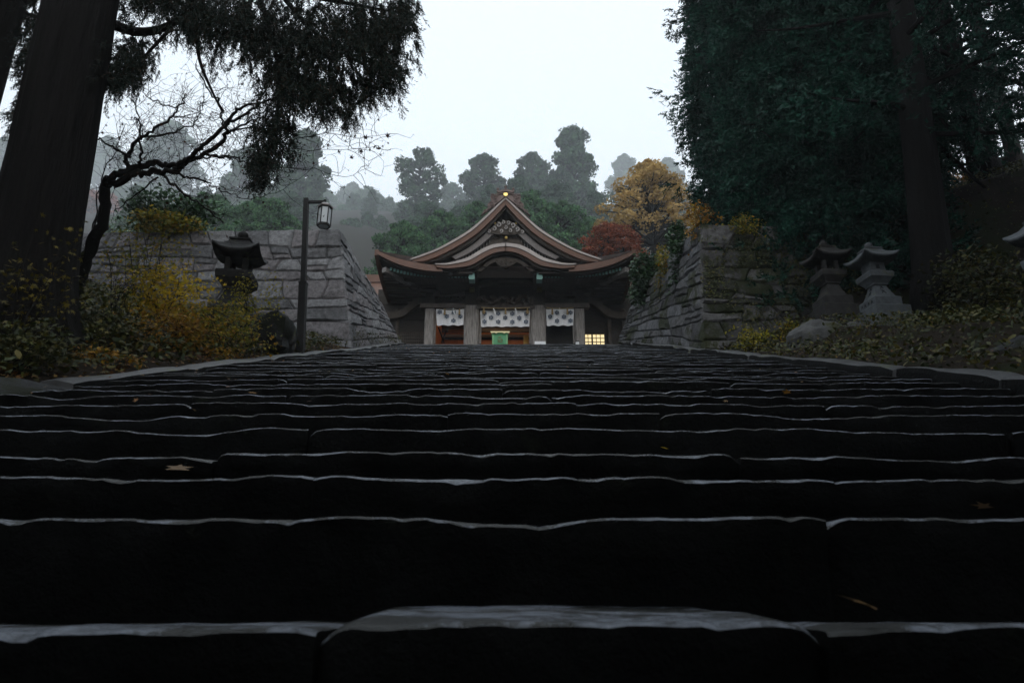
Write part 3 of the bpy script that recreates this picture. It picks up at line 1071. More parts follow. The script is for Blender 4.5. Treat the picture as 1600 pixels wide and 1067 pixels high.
for s in (0, 1):
    mb = MB()
    for k in range(9):
        x, y = 682 + k * 5.6, 468 + rng.uniform(-2.5, 2.5)
        spiral(mb, 2 * CX - x if s else x, y, 3.4, 22.6, 1.2, (-1) ** k)
    mb.build('transom_carving', M['wood'], shrine)
    mb = MB()
    for pp in ([(664, 462), (656, 460), (652, 452), (657, 446), (652, 440), (645, 438)], [(664, 452), (659, 449), (660, 444), (668, 440)]):
        P = np.array([W(2 * CX - x if s else x, y, 22.5) for x, y in cat(pp, 5)])
        mb.tube(P, 0.05, 6)
    mb.build('carved_beam_end', M['wood_mid'], shrine)
    for pp in ([(668, 446), (672, 440), (682, 437)], [(730, 446), (722, 440), (712, 437)]):
        mb = MB()
        P = np.array([W(2 * CX - x if s else x, y, 22.4) for x, y in cat(pp, 4)])
        mb.tube(P, [0.06] * len(P), 6)
        mb.build('bracket_arm', M['wood_mid'], shrine)
    mb = MB()
    top = [(667, 459), (655, 463), (642, 471), (628, 483), (615, 487), (600, 487)]
    bot = [(667, 472), (657, 474), (645, 482), (631, 493), (616, 497), (600, 497)]
    f_ = mir if s else (lambda P: P)
    tt, bb_ = (f_(top)[::-1], f_(bot)[::-1]) if s else (top, bot)
    band(mb, 23.0, 23.25, tt, bb_)
    mb.build('curved_tie_beam', M['wood_mid'], shrine)
mb = MB()
band(mb, YK + 0.3, YK + 0.42, both([(741, 425.5), (750, 419), (762, 409), (775, 403.5), (790, 402)]), both([(746, 427), (755, 421.5), (765, 413), (777, 408), (790, 407)]))
mb.build('porch_arch_board', M['wood_mid'], shrine)
mb = MB()
for x, y, r, sg in ((783, 411, 4, 1), (797, 411, 4, -1), (776, 409, 3, 1), (804, 409, 3, -1), (790, 415, 3.5, 1), (790, 408, 3, 1)):
    spiral(mb, x, y, r, YK + 0.25, 1.3, sg)
mb.plate([(W(x, y, YK + 0.3)[0], W(x, y, YK + 0.3)[2]) for x, y in ((772, 404), (808, 404), (803, 413), (796, 417), (790, 420), (784, 417), (777, 413))], YK + 0.28, YK + 0.36)
mb.build('porch_pendant', M['wood_mid'], shrine)

# jambs, floor, room behind
mb = MB()
mb.box(X0 - 4.2, X0 + 4.2, 21.75, 29.5, base_z - 0.3, 7.12)
mb.build('floor', M['wood_mid'], shrine)
for x0, x1 in ((676.5, 681), (725, 727), (749, 752), (827, 830), (850, 852.5), (895, 899.5)):
    mb = MB()
    pxbox(mb, x0, x1, 481, 536.5, 22.86, 23.0)
    o = mb.build('jamb', M['wood_grey'], shrine)
zc = float(W(790, 470, 23)[2])
xa, xb = posts[0][0], posts[3][0]
xm = (posts[2][0])
mb = MB()
mb.box(xa - 0.06, xa, 23.06, 27.0, 7.1, zc + 0.3)
mb.build('inner_partition', M['orange_wood'], shrine)
mb = MB()
mb.box(xm - 0.05, xm + 0.05, 23.06, 27.0, 7.1, zc + 0.3)
mb.build('inner_partition', M['orange_wood'], shrine)
mb = MB()
mb.box(xa - 0.1, xb + 0.1, 27.0, 27.1, 7.1, zc + 0.3)
mb.build('back_wall', M['orange_wood'], shrine)
mb = MB()
mb.box(xa - 0.1, xb + 0.1, 23.06, 27.1, zc + 0.3, zc + 0.4)
mb.build('room_ceiling', M['wood_mid'], shrine)
for (x0, x1, y0, y1, Yq, m_) in ((690, 828, 522.3, 525.3, 24.2, 'pale_wood'), (690, 828, 526, 529.5, 24.5, 'black'), (690, 828, 513, 518.5, 26.2, 'wood_mid'), (818, 826, 524, 537, 24.0, 'gold'), (700, 725, 515, 519, 24.3, 'orange_wood')):
    mb = MB()
    pxbox(mb, x0, x1, y0, y1, Yq, Yq + 0.12)
    mb.build('room_rail', M[m_], shrine)
for a, b_ in (((690, 536), (699, 511)), ((685, 512), (694, 536))):
    mb = MB()
    mb.bar(W(*a, 23.9), W(*b_, 23.9), 0.05, 0.05)
    mb.build('leaning_pole', M['wood'], shrine)
mb = MB()
pxbox(mb, 852, 898, 480, 540, 23.3, 23.4)
mb.build('closed_door', M['black'], shrine)

# flanks
for s in (0, 1):
    x0, x1 = (588, 664) if not s else (913, 1000)
    n = 9
    za, zb_ = 6.3, float(W(790, 452, 23.6)[2])
    xs_ = np.linspace(W(x0, 500, 23.6)[0], W(x1, 500, 23.6)[0], n + 1)
    if not s:
        for k in range(12):
            z0 = za + (zb_ - za) * k / 12
            mb = MB()
            mb.box(xs_[0], xs_[-1], 23.6 + 0.012 * (k % 2), 23.7, z0 + 0.006, z0 + (zb_ - za) / 12 - 0.004)
            mb.build('wall_plank', M['wood'], shrine)
    else:
        wx0, wx1 = W(912.5, 528, 23.6)[0], W(944.5, 528, 23.6)[0]
        wz0, wz1 = W(930, 538.5, 23.6)[2], W(930, 522, 23.6)[2]
        for (qa, qb, qc, qd) in ((xs_[0], wx0, za, zb_), (wx1, xs_[-1], za, zb_), (wx0, wx1, za, wz0), (wx0, wx1, wz1, zb_)):
            mb = MB()
            mb.box(qa, qb, 23.6, 23.7, qc, qd)
            mb.build('wall_panel', M['wood'], shrine)
        win = MB()
        win.box(wx0 - 0.02, wx1 + 0.02, 23.56, 23.6, wz1, wz1 + 0.05)
        win.box(wx0 - 0.05, wx0, 23.56, 23.68, wz0, wz1)
        win.box(wx1, wx1 + 0.05, 23.56, 23.68, wz0, wz1)
        cxs = np.linspace(wx0, wx1, 6)
        for k in range(1, 5):
            t = 0.028 if k == 2 else 0.011
            win.box(cxs[k] - t, cxs[k] + t, 23.60, 23.64, wz0, wz1)
        czs = [wz0, wz0 + (wz1 - wz0) * 0.27, wz0 + (wz1 - wz0) * 0.63, wz1]
        for k in (1, 2):
            win.box(wx0, wx1, 23.603, 23.637, czs[k] - 0.010, czs[k] + 0.010)
        wo_ = win.build('window', M['wood'], shrine)
        for k in range(5):
            for j in range(3):
                pn = MB()
                pn.box(cxs[k] + 0.004, cxs[k + 1] - 0.004, 23.645, 23.655, czs[j] + 0.004, czs[j + 1] - 0.004)
                pn.build('pane', M['shoji'], wo_)
    for px_ in ((621,) if not s else (952, 975)):
        mb = MB()
        c = W(px_, 500, 23.3)
        mb.tube([(c[0], 23.3, 6.3), (c[0], 23.3, c[2] + 0.25), (c[0], 23.3, c[2] + 0.27), (c[0], 23.3, c[2] + 0.33), (c[0], 23.3, c[2] + 0.40), (c[0], 23.3, c[2] + 0.44)], [0.07, 0.07, 0.09, 0.10, 0.08, 0.02], 8)
        mb.build('flank_post', M['wood_mid'], shrine)
# lattice rail low on the left flank
a0, a1 = W(622, 520, 23.3), W(663, 520, 23.3)
zl = float(W(640, 545, 23.3)[2])
mb = MB()
for k in range(15):
    x = a0[0] + (a1[0] - a0[0]) * k / 14
    mb.box(x - 0.012, x + 0.012, 23.3, 23.33, zl, a0[2])
for k in range(7):
    z = a0[2] - k * 0.105
    mb.box(a0[0], a1[0], 23.27, 23.30, z - 0.012, z + 0.012)
mb.build('lattice', M['wood_mid'], shrine)

# wings to either side, their roofs showing past the eaves
for s in (-1, 1):
    wg = thing('shrine_wing', ('low brown-roofed wing showing between left rampart and shrine eaves', 'low brown-roofed wing beside right end of shrine eaves')[s > 0], 'building', (X0 + s * 6.5, 25.5, base_z))
    e0, e1 = W(985, 476, 24.2)[2], W(985, 440, 28)[2]
    xa_, xb_ = (X0 + s * 3.3, X0 + s * 9.5)
    mb = MB()
    n_ = 14
    for k, (z0, z1, ya, yb) in enumerate(((e0, e1, 24.2, 28.0),)):
        G = np.array([[(x, ya + (yb - ya) * t, z0 + (z1 - z0) * (t ** 1.25)) for t in np.linspace(0, 1, 8)] for x in np.linspace(xa_, xb_, n_)])
        mb.grid(G if s > 0 else G[::-1])
        mb.grid(G[::-1] - (0, 0, 0.15) if s > 0 else G - (0, 0, 0.15))
    mb.build('roof', M['copper'], wg, smooth=True)
    mb = MB()
    mb.box(min(xa_, xb_), max(xa_, xb_), 24.12, 24.3, e0 - 0.16, e0 + 0.02)
    mb.build('eave_board', M['copper_pale'], wg)
    mb = MB()
    mb.box(min(xa_, xb_), max(xa_, xb_), 27.8, 28.3, e1 - 0.1, e1 + 0.25)
    mb.build('ridge', M['copper'], wg)
    mb = MB()
    mb.box(min(xa_ + s * 0.4, xb_), max(xa_ + s * 0.4, xb_), 25.0, 25.15, base_z - 0.2, e0 + 0.3)
    mb.box(min(xa_ + s * 0.4, xb_), max(xa_ + s * 0.4, xb_), 27.9, 28.1, base_z - 0.2, e1)
    mb.build('wall', M['wood'], wg)
    for k in range(3):
        mb = MB()
        x = xa_ + s * (1.2 + 1.9 * k)
        mb.box(x - 0.08, x + 0.08, 24.85, 25.0, base_z - 0.1, e0)
        mb.build('post', M['wood_mid'], wg)

# lamp inside the hall (it glows through the open bays)
ld = bpy.data.lights.new('hall_lamp', 'POINT')
ld.energy = 22.0
ld.color = (1.0, 0.66, 0.34)
ld.shadow_soft_size = 0.15
hl = bpy.data.objects.new('hall_lamp', ld)
COL.objects.link(hl)
hl.location = (X0 - 0.3, 25.1, 9.35)

# ------------------------------------------------------------------ curtains, sacred ropes, offering box
cr = MB()
cr.add([(0.0, 0, 0.0)] + [(0.022 * math.cos(a), 0, 0.022 * math.sin(a)) for a in np.linspace(0, 2 * math.pi, 9)[:-1]], [(0, k + 1, (k + 1) % 8 + 1) for k in range(8)])
for k in range(6):
    a = k * math.pi / 3 + math.pi / 6
    c = np.array([0.058 * math.cos(a), 0, 0.058 * math.sin(a)])
    cr.add([c + (0.027 * math.cos(t), 0, 0.027 * math.sin(t)) for t in np.linspace(0, 2 * math.pi, 8)[:-1]], [tuple(range(7))])
crest_me = cr.mesh('crest', M['indigo'])
YC = 22.68
for (x0, x1, y0, y1, lab, crs_) in (
        (681, 725.5, 481.2, 508.0, 'white crest-printed curtain over the left bay of the shrine', [(687, 487.5), (698, 494), (709, 487.8), (719.5, 494.2), (708.5, 500.7)]),
        (750, 828.5, 482.6, 510.0, 'wide white crest-printed curtain over the middle bay of the shrine', [(757, 502.5), (767.5, 496), (778.5, 489.5), (778.5, 502.7), (789.5, 496.5), (800.5, 490), (800.5, 503), (811.5, 496.7), (822.5, 490), (822, 502.7), (757, 489.5)]),
        (853, 897, 481.8, 508.5, 'white crest-printed curtain above the black doorway of the right bay', [(859.5, 494.5), (870, 488.3), (870.5, 501.3), (881, 495), (891.5, 488.2), (891.5, 501)])):
    cu = thing('curtain', lab, 'curtain', W((x0 + x1) / 2, y0, YC), group='crest-printed shrine curtains')
    n = int((x1 - x0) / 1.5)
    G = []
    for v in np.linspace(0, 1, 7):
        rowp = []
        for u in np.linspace(0, 1, n):
            inset = 1.4 * v * (1 if u < 0.5 else -1) * (abs(u - 0.5) * 2) ** 3
            p = W(x0 + (x1 - x0) * u + inset, y0 + (y1 - y0) * v + 0.35 * math.sin(u * 17) * v, YC)
            p[1] += 0.022 * math.sin(u * (x1 - x0) * 0.42) * (0.3 + v) + 0.02 * v
            rowp.append(p)
        G.append(rowp)
    mb = MB()
    mb.grid(np.array(G)[::-1])
    mb.build('cloth', M['cloth'], cu, smooth=True)
    mb = MB()
    a, b_ = W(x0 - 1, y0 - 0.2, YC), W(x1 + 1, y0 - 0.2, YC)
    mb.tube([a, b_], 0.018, 6)
    mb.build('curtain_rod', M['wood'], cu)
    for (px_, py_) in crs_:
        p = W(px_, py_, YC - 0.035)
        link('crest', crest_me, cu, Vector(p) - cu.location)
YR = 22.42
for (xa_, xb_, ys_, lab, tas, shi) in (
        (683, 724, 481.5, 'dark sacred rope with straw tassels strung before the left curtain', [(695, 0), (718, 0)], [708]),
        (752, 828, 480.5, 'sacred rope with straw tassels and paper streamers before the middle curtain', [(756, 1), (790, 0), (824, 1)], [771, 805]),
        (854, 896, 481.0, 'sacred rope with straw tassels and paper streamer before the right curtain', [(863, 0), (886.5, 0)], [874])):
    a = W(xa_, ys_, YR)
    rp = thing('sacred_rope', lab, 'rope', a, group='sacred ropes across the shrine bays')
    P = [W(xa_ + (xb_ - xa_) * u, ys_ + (2.6 if xb_ < 740 else 1.2) * 4 * u * (1 - u), YR) for u in np.linspace(0, 1, 16)]
    mb = MB()
    mb.tube(P, 0.016, 6)
    mb.build('rope', M['straw'] if xb_ > 740 else M['wood_mid'], rp)
    for (x, bulb) in tas:
        mb = MB()
        c = W(x, ys_ + 1.0, YR)
        if bulb:
            mb.tube([c, c + (0, 0, -0.06), c + (0, 0, -0.13), c + (0, 0, -0.19), c + (0, 0, -0.24)], [0.02, 0.022, 0.062, 0.056, 0.005], 8)
        else:
            mb.tube([c, c + (0, 0, -0.05), c + (0, 0, -0.12), c + (0, 0, -0.22)], [0.025, 0.028, 0.034, 0.042], 8)
        mb.build('straw_tassel', M['straw'], rp)
    for x in shi:
        mb = MB()
        c = W(x, ys_ + 0.5, YR)
        for k in range(3):
            mb.box(c[0] - 0.012 + 0.022 * k, c[0] + 0.026 + 0.022 * k, c[1] - 0.004 - 0.004 * k, c[1] - 0.002 - 0.004 * k, c[2] - 0.075 * (k + 1), c[2] - 0.075 * k + 0.01)
        mb.build('paper_streamer', M['paper'], rp)

ob = thing('offering_box', 'green offering box with gold rim and gilt mark in the middle bay', 'offering box', (W(781.5, 520, 22.35)[0], 22.35, 7.12))
ox = float(ob.location[0])
zt_ = float(W(781, 519.2, 22.1)[2])
k_ = (22.1 * CP + 7.6 * SP) / FPX
wt, wb_ = 14.0 * k_, 11.5 * k_
mb = MB()
mb.rings([[(ox - w, 22.1 + dy, z), (ox + w, 22.1 + dy, z), (ox + w, 22.6 - dy, z), (ox - w, 22.6 - dy, z)] for z, w, dy in ((7.12, wb_, 0.03), (zt_ - 0.10, wb_ * 1.02, 0.02), (zt_, wt * 0.98, 0.0))])
mb.build('body', M['green'], ob)
for s in (-1, 1):
    mb = MB()
    mb.rings([[(ox + s * (w - 0.045), 22.08 + dy, z), (ox + s * (w + 0.012), 22.08 + dy, z), (ox + s * (w + 0.012), 22.13 + dy, z), (ox + s * (w - 0.045), 22.13 + dy, z)] for z, w, dy in ((7.12, wb_, 0.03), (zt_ - 0.10, wb_ * 1.02, 0.02), (zt_ - 0.012, wt * 0.97, 0.0))])
    mb.build('corner_post', M['green_lt'], ob)
mb = MB()
rim = [(-15.4, 518.0), (-13.6, 520.6), (-9, 519.6), (-6.5, 521.2), (-3.5, 519.6), (3.5, 519.6), (6.5, 521.2), (9, 519.6), (13.6, 520.6), (15.4, 518.0), (8, 518.2), (5.5, 519.0), (-5.5, 519.0), (-8, 518.2)]
mb.plate([(W(781.5 + x, y, 22.05)[0], W(781.5 + x, y, 22.05)[2]) for x, y in rim], 22.03, 22.075)
mb.box(ox - wt, ox + wt, 22.075, 22.62, zt_, zt_ + 0.03)
mb.build('rim', plain('gilt_rim', (0.90, 0.80, 0.45), 0.4), ob)
mb = MB()
for (p, q, t) in (((778.5, 527.6), (783, 526), 0.016), ((777.5, 530.2), (779.2, 532.6), 0.016), ((779.8, 529.5), (780.6, 532.8), 0.012), ((782, 529), (784.3, 532.4), 0.018), ((784.4, 530), (785.4, 531.6), 0.012), ((778, 534), (785, 534.4), 0.012)):
    mb.bar(W(*p, 22.10), W(*q, 22.10), 0.02, t)
mb.build('gilt_mark', plain('dull_gilt_paint', (0.22, 0.15, 0.03), 0.5), ob)

wp = thing('white_notice_board', 'low white board lying at the foot of the right inner shrine post', 'board', (W(844, 537, 22.0)[0], 22.0, 7.12))
mb = MB()
pxbox(mb, 835.5, 852.5, 533.2, 540, 21.95, 22.05)
mb.build('board', M['paper'], wp)
mb = MB()
pxbox(mb, 836.5, 839, 533.8, 541, 22.052, 22.10)
pxbox(mb, 849, 851.5, 533.8, 541, 22.052, 22.10)
mb.build('foot', M['wood_grey'], wp)
wb2 = thing('white_box', 'small white lidded box at the foot of the right outer shrine post', 'box', (W(902, 537, 22.1)[0], 22.1, 7.12))
mb = MB()
pxbox(mb, 899.8, 905, 533.6, 541, 22.05, 22.18)
mb.build('body', M['paper'], wb2)
mb = MB()
pxbox(mb, 899.4, 905.4, 532.4, 533.5, 22.03, 22.2)
mb.build('lid', M['iron'], wb2)

# ------------------------------------------------------------------ stone lanterns, lamp post, blocks and boulders
def sqring(hw, z, lift=0.0, n=6, cx=0, cy=0):
    """square loop of points; corners raised by lift"""
    P = []
    for k in range(4):
        a = k * math.pi / 2
        for t in np.linspace(-1, 1, n, endpoint=False):
            x, y = hw * t, -hw
            P.append((cx + x * math.cos(a) - y * math.sin(a), cy + x * math.sin(a) + y * math.cos(a), z + lift * abs(t) ** 3))
    return P


def stone_lantern(label, loc, H, m, rz=0.0, roof=0.215, closed=False, lean=0.0, text=False):
    t = thing('stone_lantern', label, 'stone lantern', loc, rz)
    t.rotation_euler = (0, R(lean), rz)

    def part(name, mb, parent=t, smooth=False):
        o = link(name, mb.mesh(name, [m]), parent)
        if smooth:
            o.data.set_sharp_from_angle(angle=R(40))
            o.data.polygons.foreach_set('use_smooth', [True] * len(o.data.polygons))
        return o
    mb = MB()
    mb.rings([sqring(0.215 * H, -0.12 * H), sqring(0.21 * H, 0.135 * H), sqring(0.203 * H, 0.142 * H)])
    part('foundation', mb)
    mb = MB()
    mb.rings([sqring(0.158 * H, 0.142 * H), sqring(0.158 * H, 0.25 * H), sqring(0.150 * H, 0.262 * H)])
    pl = part('plinth', mb)
    mb = MB()
    mb.rings([sqring(w * H, z * H) for w, z in ((0.128, 0.262), (0.118, 0.285), (0.098, 0.33), (0.078, 0.385), (0.068, 0.43))])
    sh = part('shaft', mb)
    if text:                      # carved strokes of worn characters on the two faces that show
        ink = plain('carved_shadow', (0.03, 0.032, 0.035), 0.9)
        for (face, base_w) in ((0, 'plinth'), (1, 'shaft')):
            mb = MB()
            if base_w == 'shaft':
                gl = [(0.0, 0.395, 1.0), (0.0, 0.335, 1.25)]
            else:
                gl = [(-0.095, 0.205, 0.9), (-0.035, 0.205, 0.9), (0.03, 0.205, 0.9), (0.09, 0.205, 0.9)]
            for (u0, v0, k) in gl:
                for (du0, dv0, du1, dv1) in ((-0.016, 0.012, 0.016, 0.013), (0.0, 0.022, -0.018, -0.02), (0.001, 0.012, 0.019, -0.02), (-0.012, -0.004, 0.012, -0.003)):
                    for yaw in (0, -1):
                        if yaw == -1 or base_w == 'shaft':
                            pa, pb = [(u0 + du * k, v0 + dv * k) for du, dv in ((du0, dv0), (du1, dv1))]
                            off = [0.1605 if base_w == 'plinth' else float(np.interp(v, (0.285, 0.33, 0.385, 0.43), (0.120, 0.100, 0.0805, 0.0705))) for _, v in (pa, pb)]
                            A, B = [(np.array((-o_, -u, v)) if yaw == -1 else np.array((u, -o_, v))) * H for (u, v), o_ in zip((pa, pb), off)]
                            mb.bar(A, B, 0.004 * H, 0.007 * H, up=(1, 0, 0) if yaw == -1 else (0, 1, 0))
            link('inscription', mb.mesh('inscription', [ink]), pl if base_w == 'plinth' else sh)
    mb = MB()
    mb.rings([sqring(w * H, z * H) for w, z in ((0.085, 0.43), (0.088, 0.448), (0.115, 0.485), (0.140, 0.515), (0.144, 0.565), (0.140, 0.582), (0.105, 0.586))])
    part('platform', mb)
    if closed:
        mb = MB()
        w, z0, z1, h = 0.088 * H, 0.586 * H, 0.715 * H, 0.022 * H
        zc_ = (z0 + z1) / 2
        for (x0, x1, a, b) in ((-w, -h, z0, z1), (h, w, z0, z1), (-h, h, z0, zc_ - h), (-h, h, zc_ + h, z1)):
            mb.box(x0, x1, -w, -w + 0.03 * H, a, b)
        mb.box(-w, w, w - 0.03 * H, w, z0, z1)
        mb.box(-w, -w + 0.03 * H, -w + 0.031 * H, w - 0.031 * H, z0, z1)
        mb.box(w - 0.03 * H, w, -w + 0.031 * H, w - 0.031 * H, z0, z1)
        part('fire_box', mb)
    else:
        for sx in (-1, 1):
            for sy in (-1, 1):
                mb = MB()
                c = 0.070 * H
                mb.box(sx * c - 0.022 * H, sx * c + 0.022 * H, sy * c - 0.022 * H, sy * c + 0.022 * H, 0.584 * H, 0.716 * H)
                part('fire_box_pillar', mb)
    mb = MB()
    rr = roof
    mb.rings([sqring(w * H, z * H, l * H) for w, z, l in ((0.10, 0.712, 0), (rr * 0.93, 0.725, 0.055), (rr, 0.738, 0.062), (rr, 0.752, 0.062), (rr * 0.80, 0.785, 0.035), (rr * 0.62, 0.818, 0.016), (rr * 0.48, 0.856, 0.006), (rr * 0.42, 0.882, 0.002), (rr * 0.46, 0.886, 0), (rr * 0.46, 0.902, 0), (rr * 0.2, 0.905, 0))])
    part('roof', mb)
    mb = MB()
    mb.tube([(0, 0, z * H) for z in (0.903, 0.915, 0.925, 0.95, 0.975, 0.992, 1.0)], [w * H for w in (0.035, 0.038, 0.03, 0.046, 0.042, 0.022, 0.004)], 10)
    part('finial', mb, smooth=True)
    return t


def ground_pt(x, y, depth):
    p = D(x, y, depth)
    return p[0], p[1], float(gh(p[0], p[1]))


p = D(371, 432, 11.3)
gz = float(gh(p[0], p[1]))
stone_lantern('dark weathered stone lantern standing in yellow bushes before the left rampart', (p[0], p[1], gz), (p[2] - gz) / 0.575, M['lantern_dark'], R(8), roof=0.19)
p = D(1381, 503, 11.9)
ln_r = stone_lantern('pale stone lantern with carved characters on the right bank, beside the darker one', (p[0], p[1], p[2] + 0.0), 1.53, M['lantern'], R(6), closed=True, text=True, lean=-1)
p = D(1305, 500, 12.5)
stone_lantern('darker stone lantern on the boulder left of the pale carved lantern', (p[0], p[1], p[2] - 0.02), 1.62, M['lantern_dark'], R(4), roof=0.21)
p = D(1640, 385, 8.6)
gz = float(gh(p[0], p[1]))
stone_lantern('grey stone lantern whose roof tip enters at the right edge of the view', (p[0], p[1], gz), (p[2] - gz) / 0.655, M['lantern'], R(6), roof=0.195)

# lamp post
pb = D(470, 548, 11.6)
pt_ = W(478.5, 313, pb[1])
lp = thing('lamp_post', 'slim dark lamp post with one hanging hexagonal lantern at left of the stair', 'lamp post', pb - (0, 0, 0.1))
mid_ = pb + (pt_ - pb) * 0.43
kx = 11.9 / FPX
mb = MB()
mb.bar(pb - (0, 0, 0.15), mid_, 11.0 * kx, 11.0 * kx, up=(0, 1, 0))
mb.build('lower_post', M['iron'], lp)
mb = MB()
mb.bar(mid_, pt_ + (0, 0, 0.03), 7.6 * kx, 7.6 * kx, up=(0, 1, 0))
mb.build('upper_post', M['iron'], lp)
mb = MB()
mb.bar(mid_ - (0, 0, 0.012), mid_ + (0, 0, 0.012), 12.2 * kx, 12.2 * kx, up=(0, 1, 0))
mb.build('collar', M['iron'], lp)
a, b_ = W(480, 316, pb[1]), W(508, 315.5, pb[1])
mb = MB()
mb.bar(a, b_, 0.045, 0.045)
mb.bar(b_ + (0, 0, 0.04), b_ - (0, 0, 0.075), 0.04, 0.04)
mb.build('arm', M['iron'], lp)
lc = W(507, 338, pb[1])
top_z, bot_z = float(W(507, 324, pb[1])[2]), float(W(507, 352.5, pb[1])[2])


def hexr(r, z, ph=0.26):
    return [(lc[0] + r * math.cos(ph + k * math.pi / 3), lc[1] + r * math.sin(ph + k * math.pi / 3), z) for k in range(6)]


hr = 10.6 * kx
mb = MB()
mb.rings([hexr(hr * 1.18, top_z - 0.01), hexr(hr * 1.20, top_z + 0.012), hexr(hr * 0.55, top_z + 0.075), hexr(hr * 0.2, top_z + 0.095)])
mb.build('lantern_cap', M['copper_pale'], lp)
mb = MB()
for (z, h) in ((top_z - 0.016, 0.016), (bot_z, 0.022)):
    mb.rings([hexr(hr * 1.04, z - h), hexr(hr * 1.04, z + h), hexr(hr * 0.86, z + h), hexr(hr * 0.86, z - h), hexr(hr * 1.04, z - h)], cap=False)
for p0, p1 in zip(hexr(hr, bot_z), hexr(hr, top_z)):
    mb.bar(p0, p1, 0.016, 0.016)
mb.build('lantern_frame', M['iron'], lp)
q0, q1 = hexr(hr * 0.93, bot_z + 0.01), hexr(hr * 0.93, top_z - 0.01)
for k in range(6):
    k2 = (k + 1) % 6
    mb = MB()
    inn = np.array((lc[0], lc[1], 0))
    quad = [np.array(v, float) for v in (q0[k], q0[k2], q1[k2], q1[k])]
    back = [v + (np.array((lc[0], lc[1], v[2])) - v) * 0.05 for v in quad]
    mb.rings([quad, back])
    mb.build('lantern_pane', M['frost'], lp)
mb = MB()
mb.rings([hexr(hr * 0.86, bot_z - 0.012), hexr(hr * 0.86, bot_z + 0.004)])
mb.build('lantern_bottom_pane', M['frost'], lp)


def boulder(label, c, size, m, seed, cat='rock', name='boulder', boxy=2.0, rz=0.0):
    n, k = 26, 16
    U, V_ = np.meshgrid(np.linspace(0, 2 * math.pi, n, endpoint=False), np.linspace(-math.pi / 2 + 0.02, math.pi / 2 - 0.02, k))
    d = np.stack([np.cos(V_) * np.cos(U), np.cos(V_) * np.sin(U), np.sin(V_)], -1).reshape(-1, 3)
    s = (np.abs(d) ** boxy).sum(1) ** (-1 / boxy)
    P = d * s[:, None]
    nz = vn(d * 1.7 + seed, 51) * 0.20 + vn(d * 4.5 + seed, 52) * 0.09 + vn(d * 11 + seed, 53) * 0.035
    P = P * (1 + nz)[:, None] * np.array(size)
    ca, sa = math.cos(rz), math.sin(rz)
    P = P @ np.array([[ca, sa, 0], [-sa, ca, 0], [0, 0, 1]])
    F = [(i * n + j, i * n + (j + 1) % n, (i + 1) * n + (j + 1) % n, (i + 1) * n + j) for i in range(k - 1) for j in range(n)]
    F += [tuple(range(n))[::-1], tuple((k - 1) * n + j for j in range(n))]
    mb = MB()
    mb.add(P, F)
    o = link(name, mb.mesh(name, [m]), None, c)
    o.data.polygons.foreach_set('use_smooth', [True] * len(o.data.polygons))
    o.data.set_sharp_from_angle(angle=R(28))
    return tag(o, label, cat)


def on_ground(x, y, depth, dz=0.0):
    p = D(x, y, depth)
    return (float(p[0]), float(p[1]), float(p[2]) + dz)


boulder('dark squared stone block between the yellow bushes and the lamp post', on_ground(418, 528, 10.8), (0.36, 0.34, 0.32), M['darkrock'], 3.3, 'stone block', 'stone_block', boxy=7)
boulder('narrow slanting slab leaning on the dark block beside the lamp post', on_ground(452, 530, 11.1), (0.10, 0.24, 0.26), M['rock'], 5.3, 'stone slab', 'stone_slab', boxy=5, rz=0.3)
boulder('large pale boulder under the two stone lanterns on the right bank', on_ground(1278, 538, 11.2), (0.52, 0.5, 0.40), M['rock'], 7.1)
boulder('grey rock half covered by leaves in front of the pale stone lantern', on_ground(1345, 540, 11.2), (0.45, 0.4, 0.34), M['rock'], 9.4)
boulder('small pale rock among ground plants right of the lanterns', on_ground(1418, 541, 9.8), (0.19, 0.17, 0.13), M['rock'], 11.4)
boulder('smaller pale rock close to the kerb right of the lanterns', on_ground(1441, 539, 9.6), (0.10, 0.1, 0.09), M['rock'], 12.9)
boulder('dark rounded boulder at the right edge of the view, by the kerb', on_ground(1602, 562, 6.6), (0.34, 0.32, 0.20), M['darkrock'], 13.2)
boulder('low dark stone lying beside the boulder at the right edge', on_ground(1545, 572, 6.8), (0.22, 0.2, 0.08), M['darkrock'], 14.7)

# ------------------------------------------------------------------ vegetation
def spray_tpl(seed, ropes=5, needles=13, spread=0.5, nl=0.17, nw=0.030, droop=0.25):
    """a cedar spray: several curved ropes set with awl-shaped needles; base at the origin, pointing along z"""
    r = np.random.default_rng(seed)
    V, F = [], []
    for k in range(ropes):
        a = r.uniform(0, 2 * math.pi)
        sp = r.uniform(0.1, 1) * spread
        ln = r.uniform(0.6, 1.0)
        b = r.normal(size=3) * droop * 0.5
        for i in range(needles):
            t = (i + 0.5 + r.uniform(-0.4, 0.4)) / needles * ln
            p = np.array((math.cos(a) * sp * t, math.sin(a) * sp * t, t * (1 - 0.15 * sp))) + b * t * t
            d = np.array((math.cos(a) * sp, math.sin(a) * sp, 1.0)) + 2 * b * t
            d /= np.linalg.norm(d)
            o = np.cross(d, r.normal(size=3))
            o /= np.linalg.norm(o)
            nd = d * 0.75 + o * 0.65
            w = np.cross(nd, r.normal(size=3))
            w /= np.linalg.norm(w)
            L = nl * r.uniform(0.7, 1.2)
            j = len(V)
            V += [p - w * nw, p + w * nw, p + nd * L]
            F.append((j, j + 1, j + 2))
    return np.array(V), np.array(F)


SPRAYS = [spray_tpl(k, ropes=6, needles=13, nl=0.16, nw=0.022, spread=0.45) for k in range(4)]
BIGSPRAYS = [spray_tpl(20 + k, ropes=4, needles=8, nl=0.26, nw=0.052) for k in range(3)]

